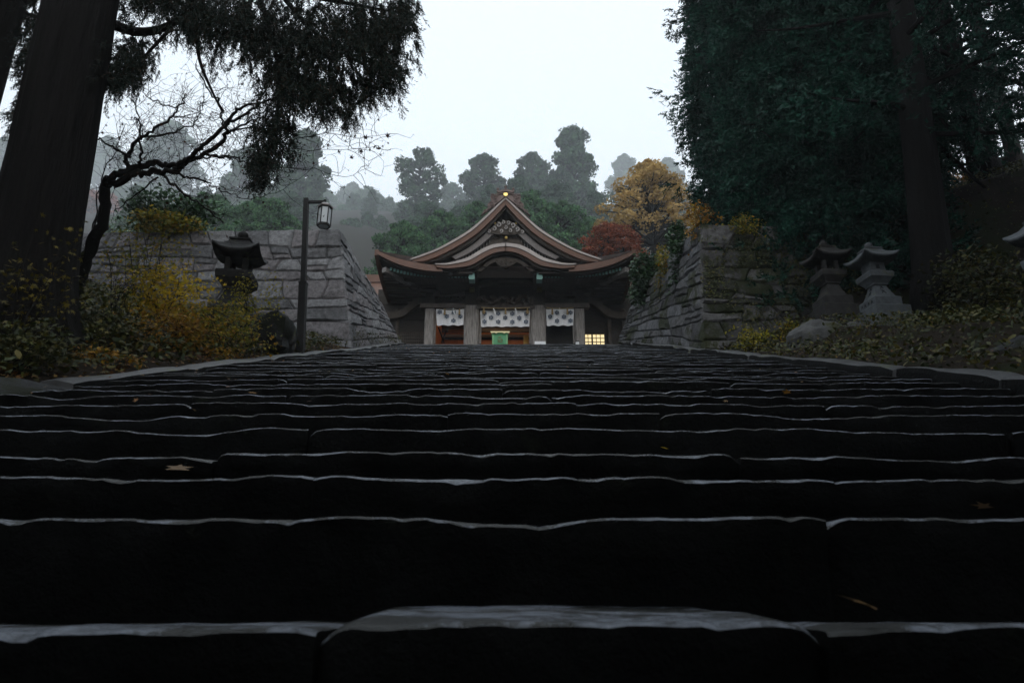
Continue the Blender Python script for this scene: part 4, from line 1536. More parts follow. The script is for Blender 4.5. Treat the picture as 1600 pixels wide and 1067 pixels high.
M['cedar'] = leafmat('cedar_needles', [(0.003, 0.022, 0.015), (0.005, 0.038, 0.025), (0.009, 0.055, 0.034), (0.004, 0.027, 0.020)], 0.65, 0.15, 0.2, 0.8, 0.45, 1.7)
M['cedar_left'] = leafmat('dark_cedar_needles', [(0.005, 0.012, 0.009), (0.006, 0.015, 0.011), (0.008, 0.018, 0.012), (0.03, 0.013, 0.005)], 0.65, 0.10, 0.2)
M['far_green'] = leafmat('misty_cedar_foliage', [(0.014, 0.034, 0.022), (0.026, 0.060, 0.030), (0.045, 0.090, 0.040), (0.020, 0.046, 0.028)], 0.75, 0.2, 0.2, 3.5, 0.4, 1.9)
M['near_green'] = leafmat('green_cedar_foliage', [(0.014, 0.042, 0.020), (0.028, 0.075, 0.030), (0.055, 0.115, 0.042), (0.018, 0.050, 0.026)], 0.75, 0.2, 0.2, 5.5, 0.25, 2.3)
M['ginkgo'] = leafmat('amber_leaves', [(0.28, 0.175, 0.05), (0.38, 0.255, 0.085), (0.46, 0.32, 0.12), (0.31, 0.195, 0.07)], 0.7, 0.35, 0.2, 3.0, 0.5, 1.5)
M['russet'] = leafmat('russet_leaves', [(0.18, 0.040, 0.016), (0.26, 0.065, 0.028), (0.21, 0.075, 0.04), (0.13, 0.034, 0.016)], 0.7, 0.3, 0.2, 3.0, 0.5, 1.5)
M['yellow'] = leafmat('yellow_maple_leaves', [(0.36, 0.26, 0.012), (0.52, 0.37, 0.016), (0.60, 0.40, 0.02), (0.30, 0.29, 0.03)], 0.6, 0.4, 0.3)
M['yelgreen'] = leafmat('yellow_green_leaves', [(0.09, 0.12, 0.016), (0.19, 0.18, 0.018), (0.36, 0.26, 0.02), (0.06, 0.10, 0.016), (0.40, 0.21, 0.018)], 0.6, 0.3, 0.35)
M['orange'] = leafmat('orange_maple_leaves', [(0.24, 0.11, 0.013), (0.32, 0.17, 0.016), (0.15, 0.065, 0.011), (0.34, 0.235, 0.020)], 0.6, 0.35, 0.3)
M['dimleaf'] = leafmat('dark_undergrowth_leaves', [(0.014, 0.024, 0.006), (0.026, 0.036, 0.007), (0.060, 0.066, 0.009), (0.085, 0.068, 0.009), (0.011, 0.020, 0.007)], 0.6, 0.2, 0.4)
M['litter'] = leafmat('fallen_leaf_litter', [(0.10, 0.035, 0.010), (0.17, 0.075, 0.014), (0.07, 0.03, 0.012), (0.20, 0.12, 0.02), (0.05, 0.025, 0.012)], 0.55, 0.1, 0.4)
M['yelgold'] = leafmat('yellow_green_sprout_leaves', [(0.16, 0.16, 0.012), (0.26, 0.23, 0.014), (0.34, 0.27, 0.016), (0.10, 0.12, 0.012)], 0.6, 0.35, 0.3)
M['dimgold'] = leafmat('faded_gold_leaves', [(0.07, 0.06, 0.010), (0.13, 0.105, 0.012), (0.18, 0.135, 0.014), (0.05, 0.055, 0.010)], 0.6, 0.3, 0.3)
M['evergreen'] = leafmat('evergreen_shrub_leaves', [(0.012, 0.035, 0.014), (0.02, 0.055, 0.02), (0.035, 0.08, 0.026)], 0.5, 0.15, 0.4)
M['deadleaf'] = leafmat('withered_brown_leaves', [(0.045, 0.018, 0.012), (0.07, 0.025, 0.014), (0.03, 0.016, 0.012)], 0.7, 0.2, 0.2)


def maple_leaf_tpl(curl=0.18):
    a = []
    for k, (ang, ln) in enumerate(((-100, 0.55), (-75, 0.28), (-48, 0.85), (-25, 0.36), (0, 1.0), (25, 0.36), (48, 0.85), (75, 0.28), (100, 0.55))):
        a.append((ln * 0.5 * math.sin(R(ang)), ln * 0.5 * math.cos(R(ang)), -curl * ln * ln * 0.5))
    V = [(0, -0.10, 0)] + a
    F = [(0, k, k + 1) for k in range(1, 9)]
    return np.array(V), np.array(F)


def oval_leaf_tpl():
    V = [(0, -0.5, 0), (0.24, -0.1, 0.06), (0.2, 0.25, 0.05), (0, 0.55, -0.06), (-0.2, 0.25, 0.05), (-0.24, -0.1, 0.06)]
    return np.array(V), np.array([(0, 1, 5), (1, 2, 5), (2, 4, 5), (2, 3, 4)])


MAPLE, OVAL = maple_leaf_tpl(), oval_leaf_tpl()
QUAD = (np.array([(-0.5, -0.5, 0), (0.5, -0.42, 0.1), (0.42, 0.5, 0), (-0.5, 0.4, -0.1)]), np.array([(0, 1, 2), (0, 2, 3)]))


def leaf_mesh(name, groups, m):
    """groups: list of (template, positions, matrices)"""
    Vs, Fs, n = [], [], 0
    for tpl, pos, mt in groups:
        if len(pos) == 0:
            continue
        V, F = scatter(tpl, pos, mt)
        Vs.append(V)
        Fs.append(F + n)
        n += len(V)
    return mesh_np(name, np.concatenate(Vs), np.concatenate(Fs), [m])


# ---------------------------------------------------------------- near cedars
def near_cedar_meshes(seed, H, z0, rad, limbs, per, m, scale, big=False, top_taper=0.9, trunk_r=0.4, gaps=0.0, shell=0):
    """trunk, branches and crown of a tall hanging cedar; the base stands at the origin"""
    r = np.random.default_rng(seed)
    tb = MB()
    hs = np.linspace(-0.3, H, 16)
    n = 20
    rg = []
    for h in hs:
        q = trunk_r * (1 - 0.86 * max(0, h) / H) * (1 + 0.55 * math.exp(-max(0, h) / 0.5))
        ring = []
        for k in range(n):
            a = 2 * math.pi * k / n
            w = 1 + 0.055 * math.sin(k * 2.4 + 7 * seed) + 0.05 * math.sin(a * 9 + h * 0.25 + seed)
            ring.append((q * w * math.cos(a) + 0.05 * math.sin(h * 0.35), q * w * math.sin(a), h))
        rg.append(ring)
    tb.rings(rg)
    bb = MB()
    P_, D_, S_ = [], [], []
    for k in range(limbs):
        f = (k + r.uniform(0, 1)) / limbs
        h = z0 + (H - z0) * f
        az = r.uniform(0, 2 * math.pi)
        ln = rad * (1 - f ** 1.6 * top_taper) * r.uniform(0.75, 1.1)
        d = np.array((math.cos(az), math.sin(az), 0))
        ts = np.linspace(0, 1, 6)
        droop = r.uniform(0.10, 0.34) * ln
        C = np.array([d * ln * t + (0, 0, h - droop * (t ** 1.5) * 1.2 + 0.10 * ln * t ** 4) for t in ts])
        bb.tube(C, np.linspace(0.055, 0.012, 6) * (0.5 + ln / 4), 5, cap=False)
        m_ = int(per * (0.4 + ln / rad))
        u = r.uniform(0.18, 1.0, m_) ** 0.75
        pos = np.stack([np.interp(u, ts, C[:, j]) for j in range(3)], -1)
        side = np.cross(d, (0, 0, 1))
        off = r.normal(size=(m_, 3)) * (0.06 + 0.16 * ln * (0.35 + 0.65 * u))[:, None] * np.array((1, 1, 0.55))
        P_.append(pos + off)
        D_.append(d * 0.45 + off * 0.55 / (0.16 * ln + 0.1) + (0, 0, -0.45) + r.normal(size=(m_, 3)) * 0.40)
        S_.append(r.uniform(0.65, 1.2, m_) * scale)
    if shell:                     # hanging outer curtain of sprays over a lumpy hull
        f = r.uniform(0, 1, shell) ** 1.1
        az = r.uniform(0, 2 * math.pi, shell)
        h = z0 - 0.5 + (H - z0) * f
        q = np.stack([np.cos(az) * 1.6, np.sin(az) * 1.6, h * 0.55], -1)
        lump = 1 + 0.13 * vn(q, 63 + seed) + 0.10 * vn(q * 2.6, 64 + seed)
        lump = lump - 0.10 * np.mod(h * 0.8 + 0.7 * vn(q * 0.7, 65), 1.0)
        rr = rad * lump * (1 - f ** 2.2 * 0.92) * r.uniform(0.80, 1.0, shell) * (0.75 + 0.25 * sst(0, 0.15, f))
        P_.append(np.stack([rr * np.cos(az), rr * np.sin(az), h], -1))
        D_.append(np.stack([np.cos(az) * 0.75, np.sin(az) * 0.75, -0.75 + 0 * az], -1) + r.normal(size=(shell, 3)) * 0.38)
        S_.append(r.uniform(0.6, 1.15, shell) * scale)
        P_, D_, S_ = [np.concatenate(v) if isinstance(v, list) else v for v in (P_, D_, S_)]
    else:
        P_, D_, S_ = np.concatenate(P_), np.concatenate(D_), np.concatenate(S_)
    if gaps > 0:
        keep = vn(P_ * 0.8 + seed, 61) > -1 + gaps
        P_, D_, S_ = P_[keep], D_[keep], S_[keep]
    mt = frames(D_, S_, r=r)
    tp = BIGSPRAYS if big else SPRAYS
    w = r.integers(len(tp), size=len(P_))
    crown = leaf_mesh('crown', [(tp[k], P_[w == k], mt[w == k]) for k in range(len(tp))], m)
    return tb.mesh('trunk', [M['bark']], smooth=True), bb.mesh('branches', [M['bark']]), crown


def place_cedar(label, loc, meshes, rz=0.0, s=1.0, group=None, name='cedar_tree'):
    t = thing(name, label, 'tree', loc, rz, group)
    t.scale = (s, s, s)
    for nm, me in zip(('trunk', 'branches', 'crown'), meshes):
        o = link(nm, me, t)
        if nm == 'branches':
            o['kind'] = 'stuff'
    return t


def g3(x, y, dz=0.0):
    return (x, y, float(gh(x, y)) + dz)


cedA = near_cedar_meshes(11, 24, 0.2, 2.75, 130, 60, M['cedar'], 0.50, big=True, trunk_r=0.42, shell=15000)
cedB = near_cedar_meshes(12, 21, 3.9, 3.0, 60, 55, M['cedar'], 0.48, big=True, trunk_r=0.33, gaps=0.80)
cedC = near_cedar_meshes(13, 20, 3.0, 3.2, 60, 55, M['cedar'], 0.48, big=True, trunk_r=0.26, gaps=0.85)
place_cedar('huge dense dark green cedar whose hanging crown overhangs the right rampart', g3(7.9, 16.6), cedA, 0.4, 1.0)
tB = D(1460, 480, 12.2)
place_cedar('tall black cedar trunk right of the pale stone lantern', (tB[0], tB[1], float(gh(tB[0], tB[1]))), cedB, 1.0).rotation_euler = (0, R(4.6), 0.0)
tC = D(1578, 420, 15.5)
place_cedar('thinner black cedar trunk near the right edge of the view', (tC[0], tC[1], float(gh(tC[0], tC[1]))), cedC, 2.2)
place_cedar('black-green cedar whose lowest sprays hang in front of the right rampart top', (7.35, 14.0, 5.7), cedA, 2.0, 0.86)
place_cedar('dark open-crowned cedar on the bank beyond the two black trunks', g3(17.5, 20.5), cedC, 4.0, 1.05)
place_cedar('slim dark cedar stem between the black trunks on the right bank', g3(11.0, 17.8), cedC, 5.1, 0.9)
# unseen cedars added beside and behind the viewer, squashed to shade stair and banks
for x, y, w, h, q, lab in ((5.8, -2.5, 1.0, 0.48, 0.5, 'nearest on the right'), (-5.8, -3.0, 1.0, 0.48, 2.0, 'nearest on the left'), (3.9, -8.0, 1.2, 0.48, 3.0, 'second on the right'),
                           (-3.7, -8.5, 1.2, 0.48, 1.0, 'second on the left'), (9.5, -5.5, 1.3, 0.5, 4.0, 'outermost on the right'), (-9.8, -6.5, 1.3, 0.5, 5.0, 'outermost on the left'), (0.3, -12.0, 1.3, 0.5, 2.6, 'in the middle'),
                           (9.4, 3.2, 1.05, 0.7, 1.4, 'beside the right kerb'), (12.3, 7.6, 1.0, 0.8, 2.2, 'on the right bank outside the view'),
                           (-14.5, 6.5, 1.0, 0.8, 0.9, 'on the left bank outside the view'), (-10.6, 2.6, 1.0, 0.6, 3.3, 'left of the broad kerb stone')):
    t_ = place_cedar('unseen squat cedar added for shade around the viewpoint, ' + lab, g3(x, y), cedA, q, 1.0, group='unseen cedars added for shade around the viewpoint')
    t_.scale = (w, w, h)

# left cedar: trunk in view, limbs and hanging sprays overhead
lt_ = W(50, 470, 6.2)
L1 = thing('cedar_tree', 'massive dark cedar at left with black trunk and foliage hanging across the sky', 'tree', (lt_[0], 6.2, float(gh(lt_[0], 6.2))))
tb = MB()
rg = []
zs = np.concatenate([np.linspace(float(L1.location[2]) - 0.3, 7, 30), np.linspace(8.5, 22, 6)])
for z in zs:
    f = (z - 2.2) / 4.0
    cx = -4.76 - 0.185 * f
    q = max(0.06, 0.375 - 0.030 * f + 0.35 * math.exp(-max(0, z - float(L1.location[2])) / 0.35) * 0.6) if z < 9 else 0.36 * (1 - (z - 9) / 15)
    ring = []
    aa = np.arange(72) * 2 * math.pi / 72
    ww = 1 + 0.05 * np.abs(np.sin(aa * 10.5 + 1.2 * vn(np.stack([aa * 2, 0 * aa + z * 0.8, 0 * aa], -1), 5))) + 0.045 * vn(np.stack([aa * 9, 0 * aa + z * 0.9, 0 * aa], -1), 6)
    for k in range(72):
        a, w = aa[k], ww[k]
        ring.append((cx + q * w * math.cos(a), 6.2 + q * w * math.sin(a), z))
    rg.append(ring)
tb.rings(rg)
tb.build('trunk', M['bark'], L1, smooth=True)
limbs = [([(160, 30), (185, 42), (215, 50), (250, 46), (285, 28), (320, 8)], 6.3, 6.9, 9, 5),
         ([(170, -60), (260, -40), (350, -25), (450, -10), (540, 5), (620, 20)], 6.3, 7.4, 9, 2),
         ([(300, -30), (305, 40), (312, 95), (330, 140), (347, 175)], 6.6, 7.2, 4, 1.5),
         ([(430, -20), (480, 40), (540, 85), (600, 120)], 6.9, 7.6, 5, 1.5),
         ([(400, -20), (425, 60), (438, 140), (425, 200), (410, 265)], 6.6, 7.0, 5, 1.5),
         ([(320, -30), (270, 40), (225, 90), (200, 130)], 6.5, 6.7, 4, 1.5),
         ([(110, 20), (80, 28), (55, 26), (40, 20)], 6.3, 6.9, 5, 2.5),
         ([(90, 60), (70, 50), (45, 62)], 6.3, 6.8, 3, 1.5)]
lb_ = MB()
for px, ya, yb, wa, wb_ in limbs:
    c = cat(px, 4)
    ys = np.linspace(ya, yb, len(c))
    lb_.tube(np.array([W(q[0], q[1], yy) for q, yy in zip(c, ys)]), np.linspace(wa, wb_, len(c)) * 7.5 / FPX, 6)
lb_.build('limbs', M['bark'], L1, smooth=True)['kind'] = 'stuff'
blobs = [(565, 55, 75, 62, 330), (480, 75, 85, 70, 380), (395, 55, 85, 62, 330), (325, 35, 75, 40, 220), (602, 125, 30, 36, 95), (515, 150, 55, 40, 170), (450, 140, 45, 40, 130), (255, 10, 90, 28, 170),
         (205, 95, 38, 42, 120), (188, 130, 28, 24, 60), (622, 35, 22, 40, 85), (424, 222, 36, 34, 80), (412, 268, 26, 30, 60), (438, 190, 30, 26, 45), (60, 45, 26, 55, 70), (48, 110, 16, 40, 35), (28, 190, 14, 40, 22), (570, 150, 22, 22, 36), (590, 80, 40, 40, 90), (545, 185, 16, 18, 12),
         (350, -90, 220, 60, 500), (560, -70, 90, 50, 200)]
P_, D_, S_ = [], [], []
for (bx, by, rx, ry, n) in blobs:
    n = int(n * 1.3)
    q = rng.normal(size=(n, 2)) * 0.5
    q = np.clip(q, -1.15, 1.15)
    for k in range(n):
        yy = rng.uniform(6.1, 7.9)
        P_.append(W(bx + q[k, 0] * rx, by + q[k, 1] * ry - 14, yy))
        D_.append((0.22 * (bx + q[k, 0] * rx - 330) / 250, rng.normal() * 0.25, -1.0))
    S_.append(rng.uniform(0.17, 0.32, n))
P_, S_ = np.array(P_), np.concatenate(S_)
D_ = np.array(D_) + rng.normal(size=(len(P_), 3)) * 0.36
mt = frames(D_, S_)
w = rng.integers(4, size=len(P_))
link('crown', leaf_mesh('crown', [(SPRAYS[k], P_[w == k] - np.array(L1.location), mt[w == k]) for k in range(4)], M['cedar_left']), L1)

L2 = thing('cedar_tree', 'second dark cedar trunk in the top left corner behind the massive one', 'tree', g3(-6.85, 7.2))
tb = MB()
rg = []
for z in np.linspace(float(L2.location[2]) - 0.3, 18, 14):
    q = 0.33 * (1 - (z - 2) / 30)
    rg.append([(-6.85 + 0.005 * z + q * (1 + 0.06 * math.sin(k * 2.4)) * math.cos(2 * math.pi * k / 20), 7.2 + q * math.sin(2 * math.pi * k / 20), z) for k in range(20)])
tb.rings(rg)
tb.build('trunk', M['bark'], L2, smooth=True)
n = 420
hz_ = rng.uniform(6.5, 15, n)
az = rng.uniform(0, 2 * math.pi, n)
rr = rng.uniform(0.3, 2.2, n)
P_ = np.stack([rr * np.cos(az), rr * np.sin(az), hz_ - float(L2.location[2])], -1)
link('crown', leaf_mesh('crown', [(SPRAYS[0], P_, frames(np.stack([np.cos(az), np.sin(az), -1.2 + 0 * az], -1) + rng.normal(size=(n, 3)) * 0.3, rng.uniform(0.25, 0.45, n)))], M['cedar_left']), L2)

# ---------------------------------------------------------------- the bare maple
mp = D(128, 440, 8.4)
MT = thing('bare_maple', 'almost bare maple with crooked black limbs reaching right over the bank', 'tree', (mp[0], mp[1], float(gh(mp[0], mp[1]))))
limbs_px = [
    ('trunk', [(112, 500), (120, 450), (135, 402), (150, 370), (161, 347), (165, 309), (167, 285), (172, 279)], 19, 15),
    ('limb', [(167, 283), (187, 272), (212, 262), (231, 257), (244, 255), (262, 258), (281, 255), (296, 248), (309, 236), (328, 217), (349, 197), (369, 174), (375, 169), (394, 164), (427, 155), (460, 140)], 12, 2),
    ('limb', [(169, 289), (191, 281), (212, 272), (231, 270), (255, 270), (277, 262), (300, 251), (322, 238), (347, 221), (354, 208), (356, 193), (369, 185), (397, 167), (409, 150), (420, 128)], 12, 2),
    ('limb', [(354, 210), (371, 199), (394, 189), (416, 184), (450, 176)], 4, 1.2), ('limb', [(356, 207), (372, 203), (397, 201), (430, 205), (470, 196)], 3.5, 1),
    ('limb', [(200, 264), (198, 251), (200, 240), (208, 225), (219, 217), (234, 208), (255, 193), (270, 180), (281, 163), (288, 148)], 7, 2),
    ('limb', [(221, 257), (222, 240), (220, 221), (219, 206), (219, 187), (212, 167), (206, 150)], 4.5, 1.2),
    ('limb', [(198, 242), (178, 232), (161, 221), (150, 219), (140, 224)], 4, 1.5), ('limb', [(223, 214), (247, 212), (270, 206), (285, 200), (300, 195), (313, 178), (318, 160)], 4, 1),
    ('limb', [(270, 270), (292, 277), (315, 281), (330, 290), (347, 298), (366, 306), (390, 312)], 4, 1), ('limb', [(257, 276), (272, 292), (292, 306), (307, 315), (326, 330), (349, 349)], 4.5, 2),
    ('limb', [(322, 240), (347, 244), (366, 245), (381, 255), (403, 259), (430, 256)], 4, 1), ('limb', [(349, 197), (345, 182), (343, 161), (334, 150), (316, 128), (306, 100)], 3.5, 2),
    ('limb', [(247, 277), (221, 298), (197, 315), (178, 330)], 3, 1.5), ('limb', [(145, 372), (150, 330), (160, 280), (178, 240), (195, 195)], 2.6, 1), ('limb', [(120, 450), (135, 380), (158, 330)], 4, 2),
    ('limb', [(296, 250), (315, 246), (340, 246), (360, 244)], 4, 2), ('limb', [(281, 163), (268, 168), (240, 158), (228, 150)], 2.5, 1), ('limb', [(270, 182), (290, 182), (310, 176)], 2.2, 0.9),
    ('limb', [(403, 259), (440, 262), (490, 266), (540, 276), (580, 262)], 1.6, 0.5), ('limb', [(430, 205), (470, 213), (520, 210), (560, 214), (600, 210)], 1.6, 0.5), ('limb', [(416, 215), (470, 232), (530, 236), (590, 228)], 1.4, 0.5), ('limb', [(390, 312), (430, 300), (480, 270)], 1.3, 0.5)]
tw = MB()
ends = []
mats_ = {}
for nm, px, wa, wb_ in limbs_px:
    c = cat(px, 4)
    d0 = 8.5 + 0.5 * vn(np.stack([c[:, 0] * 0.012, c[:, 1] * 0.012, 0 * c[:, 0] + len(c)], -1), 71)
    if nm == 'trunk':
        d0 = d0 * 0 + 8.5
    d0 = d0 * np.linspace(0, 1, len(c)) + (1 - np.linspace(0, 1, len(c))) * 8.5
    P = np.array([D(q[0], q[1], dd) for q, dd in zip(c, d0)])
    P[1:-1] += rng.normal(size=(len(P) - 2, 3)) * 0.012
    mb = MB()
    rad = np.linspace(wa, wb_, len(c)) * 8.5 / FPX / 2
    mb.tube(P, rad, 8 if wa > 6 else 6)
    mb.build(nm, M['twig'], MT, smooth=True)
    if nm != 'trunk':
        k = 0
        for i in range(2, len(P)):
            ends.append((P[i], P[i] - P[i - 1]))
twig_pts = []
for (p, d) in ends:
    for q in range(2):
        if rng.random() < 0.55:
            v = d / (np.linalg.norm(d) + 1e-9) * 0.5 + rng.normal(size=3) * 0.7
            pts = [p]
            for s in range(6):
                v = v + rng.normal(size=3) * 0.45 + (0.06, 0, 0.10)
                v /= np.linalg.norm(v)
                pts.append(pts[-1] + v * rng.uniform(0.05, 0.12))
                if rng.random() < 0.35:
                    u = v + rng.normal(size=3) * 0.8
                    u /= np.linalg.norm(u)
                    e = pts[-1] + u * rng.uniform(0.08, 0.2)
                    tw.tube([pts[-1], (pts[-1] + e) / 2 + rng.normal(size=3) * 0.01, e], [0.0022, 0.0017, 0.001], 3, cap=False)
                    twig_pts.append(e)
            tw.tube(np.array(pts), np.linspace(0.004, 0.0012, len(pts)), 3, cap=False)
            twig_pts.append(pts[-1])
tw.build('twigs', M['twig'], MT)['kind'] = 'stuff'
twig_pts = np.array(twig_pts)
sel = twig_pts[rng.random(len(twig_pts)) < 0.42]
lp_ = [D(x, y, 8.8) for x, y in ((558, 195), (592, 188), (536, 201), (541, 222), (571, 216), (555, 212), (605, 213), (589, 232), (586, 229), (592, 233), (578, 235), (565, 236), (501, 242), (507, 247), (549, 247), (529, 236), (650, 50), (655, 60), (648, 43), (652, 66), (520, 222), (512, 226), (470, 243), (486, 250))]
sel = np.concatenate([sel, np.array(lp_)])
lsz = rng.uniform(0.035, 0.075, len(sel))
lsz[-len(lp_):] = rng.uniform(0.07, 0.13, len(lp_))
o = link('leaves', leaf_mesh('leaves', [(MAPLE, sel - np.array(MT.location), frames(rng.normal(size=(len(sel), 3)), lsz))], M['deadleaf']), MT)
o['kind'] = 'stuff'


# ---------------------------------------------------------------- shrubs
def shrub(label, px, py, depth, rx, ry, n, m, size, tpl=MAPLE, rz=None, stems=7, name='shrub', cat_='shrub', group=None, base=None, flat=0.6, spray=0.0):
    """leaves on thin forking stems; rx, ry are the half extents in photo pixels"""
    k = depth / FPX
    c = D(px, py, depth)
    bx, by = (c[0], c[1]) if base is None else base
    bz = float(gh(bx, by)) if base is None or len(base) == 2 else base[2]
    bz = min(bz, c[2] - 0.1)
    t = thing(name, label, cat_, (bx, by, bz), group=group)
    ra, rb_, rc = rx * k, rx * k * 0.8, ry * k
    sb = MB()
    tips = []
    for s in range(stems):
        q = rng.normal(size=3)
        q /= np.linalg.norm(q)
        e = c + q * np.array((ra, rb_, rc)) * rng.uniform(0.4, 0.85)
        P = [np.array((bx + rng.uniform(-0.1, 0.1), by + rng.uniform(-0.1, 0.1), bz - 0.03))]
        for u in (0.33, 0.66, 1.0):
            P.append(P[0] * (1 - u) + e * u + rng.normal(size=3) * 0.05 + (0, 0, 0.06 * u * (1 - u)))
        sb.tube(np.array(P), [0.009, 0.007, 0.0045, 0.002], 4, cap=False)
        tips.append(e)
        for w_ in range(5):
            a0 = P[2] * (1 - w_ / 5) + P[3] * w_ / 5
            e2 = a0 + rng.normal(size=3) * np.array((ra, rb_, rc)) * 0.38
            sb.tube(np.array([a0, (a0 + e2) / 2 + (0, 0, 0.02), e2]), [0.004, 0.003, 0.0012], 3, cap=False)
            tips.append(e2)
    o = sb.build('stems', M['twig'], t)
    o['kind'] = 'stuff'
    tips = np.array(tips)
    q = rng.normal(size=(n, 3))
    q /= np.linalg.norm(q, axis=1)[:, None]
    pos = c + q * np.array((ra, rb_, rc)) * (rng.uniform(0.25, 1.0, n) ** 0.5)[:, None]
    near = tips[rng.integers(len(tips), size=n)] + rng.normal(size=(n, 3)) * np.array((ra, rb_, rc)) * 0.20
    pos = np.where((rng.random(n) < 0.72)[:, None], near, pos)
    nrm = rng.normal(size=(n, 3)) * flat + (0, -0.25, 0.8)
    sz = rng.uniform(0.65, 1.3, n) * size
    link('foliage', leaf_mesh('foliage', [(tpl, pos - np.array((bx, by, bz)), frames(nrm, sz))], m), t)
    return t


shrub('bright yellow maple shrub in front of the left rampart', 250, 455, 9.2, 56, 48, 1750, M['yellow'], 0.085, stems=10)
shrub('thin orange-yellow maple shrub around the dark stone lantern', 408, 452, 10.2, 42, 36, 640, M['yelgold'], 0.065, stems=8)
shrub('green and yellow leafy bush between the lantern and the kerb', 345, 510, 9.2, 62, 46, 2375, M['yelgreen'], 0.075, stems=12)
shrub('broad orange-leaved bush left of the kerb', 262, 520, 8.3, 62, 44, 1710, M['orange'], 0.072, stems=12)
shrub('dim green bush at the foot of the massive cedar', 150, 500, 7.2, 85, 62, 2090, M['dimleaf'], 0.080, stems=12)
shrub('dull yellow-leaved bush at the left edge under the massive cedar', 55, 455, 6.2, 60, 55, 230, M['dimgold'], 0.085, stems=8)
shrub('dark leafy bush low at the left edge above the broad kerb stone', 45, 535, 5.4, 75, 40, 988, M['dimleaf'], 0.075, stems=8)
shrub('sparse yellow maple sprig hanging before the massive cedar trunk', 85, 385, 6.0, 50, 60, 60, M['dimgold'], 0.075, stems=6)
shrub('leafy tangle with yellowing leaves between the maple trunk and the left rampart', 240, 390, 9.6, 62, 55, 988, M['yelgreen'], 0.070, stems=12)
shrub('thin twiggy shrub with few yellow leaves behind the bare maple trunk', 195, 425, 8.9, 50, 60, 456, M['yelgreen'], 0.07, stems=12)
shrub('orange-brown low bush beside the left kerb', 170, 565, 6.6, 55, 22, 798, M['orange'], 0.060, stems=7)
shrub('low golden bush beside the kerb below the bright yellow maple', 330, 555, 8.6, 50, 18, 798, M['orange'], 0.055, stems=7)
shrub('dark evergreen shrub on top of the left rampart, yellowing at its foot', 265, 330, 17.0, 72, 18, 2850, M['evergreen'], 0.13, tpl=OVAL, stems=10, base=(-9.0, 16.3))
shrub('yellowish low shrub on the left rampart top below the evergreen one', 262, 350, 16.6, 62, 11, 1140, M['yelgreen'], 0.12, tpl=OVAL, stems=8, base=(-8.6, 16.0))
shrub('yellow shrub on the right rampart top, beside the hanging cedar', 1164, 352, 14.3, 28, 15, 620, M['yelgreen'], 0.065, tpl=OVAL, stems=8, base=(5.0, 13.75))
shrub('thin orange creeper shrub on the corner of the right rampart top', 1090, 336, 14.6, 26, 22, 608, M['orange'], 0.075, tpl=OVAL, stems=8, base=(4.35, 13.9))
shrub('glossy green shrub spilling over the inner edge of the right rampart', 1056, 372, 15.6, 17, 28, 988, M['evergreen'], 0.10, tpl=OVAL, stems=7, base=(4.0, 15.2))
shrub('yellow-brown creeper hanging on the inner face of the right rampart', 1036, 405, 16.8, 13, 30, 798, M['yelgreen'], 0.075, tpl=OVAL, stems=7, base=(3.95, 16.4))
shrub('round dark conifer shrub beside the right end of the shrine eaves', 1006, 424, 18.6, 23, 30, 3230, M['evergreen'], 0.11, tpl=OVAL, stems=8, base=(3.75, 17.8))
shrub('vivid yellow-green shrub at the foot of the mossy rampart', 1178, 527, 11.8, 28, 20, 520, M['yelgold'], 0.062, tpl=OVAL, stems=8)
shrub('small yellow-orange shrub between the mossy rampart and the pale boulder', 1238, 520, 11.9, 16, 22, 456, M['yelgreen'], 0.06, tpl=OVAL, stems=6)
shrub('green plant climbing the rock in front of the pale stone lantern', 1335, 545, 10.4, 30, 22, 1178, M['yelgreen'], 0.055, tpl=OVAL, stems=8)
shrub('low orange and green plant by the right kerb', 1395, 556, 9.3, 34, 14, 798, M['yelgreen'], 0.05, tpl=OVAL, stems=6)
shrub('low dark plant by the right kerb near the dark boulder', 1500, 560, 7.8, 60, 16, 1178, M['dimleaf'], 0.055, tpl=OVAL, stems=8)
shrub('dim yellow-leaved bush on the right bank behind the lanterns', 1300, 440, 13.8, 55, 40, 1710, M['dimleaf'], 0.085, tpl=OVAL, stems=9)
shrub('dark leafy bush on the right bank beside the black trunk', 1530, 440, 11.5, 70, 60, 2280, M['dimleaf'], 0.085, tpl=OVAL, stems=9)
shrub('dark low bush on the bank under the thin black trunk', 1470, 520, 10.0, 80, 32, 1900, M['dimleaf'], 0.075, tpl=OVAL, stems=9)
shrub('amber maple glimpsed between the black trunks on the right', 1485, 300, 24.0, 45, 60, 2090, M['orange'], 0.20, stems=12, name='maple_tree', cat_='tree')
shrub('red maple glimpsed at the right edge behind the thin trunk', 1590, 295, 25.0, 30, 50, 1140, M['russet'], 0.20, stems=12, name='maple_tree', cat_='tree')
shrub('amber maple low behind the hanging cedar and the left black trunk', 1375, 275, 24.0, 22, 30, 798, M['orange'], 0.18, stems=9, name='maple_tree', cat_='tree')

# ---------------------------------------------------------------- ground cover, litter, moss on the rampart
def cover(name, n, x0, x1, y0, y1, m, size, tpl, up=1.0, lift=0.02, fn=None):
    x, y = rng.uniform(x0, x1, n), rng.uniform(y0, y1, n)
    if fn is not None:
        k = fn(x, y)
        x, y = x[k], y[k]
    z = gh(x, y) + rng.uniform(0, lift, len(x))
    nrm = rng.normal(size=(len(x), 3)) * 0.5 + (0, -0.25, up)
    o = link(name, leaf_mesh(name, [(tpl, np.stack([x, y, z], -1), frames(nrm, rng.uniform(0.6, 1.3, len(x)) * size))], m))
    return tag(o, kind='stuff')


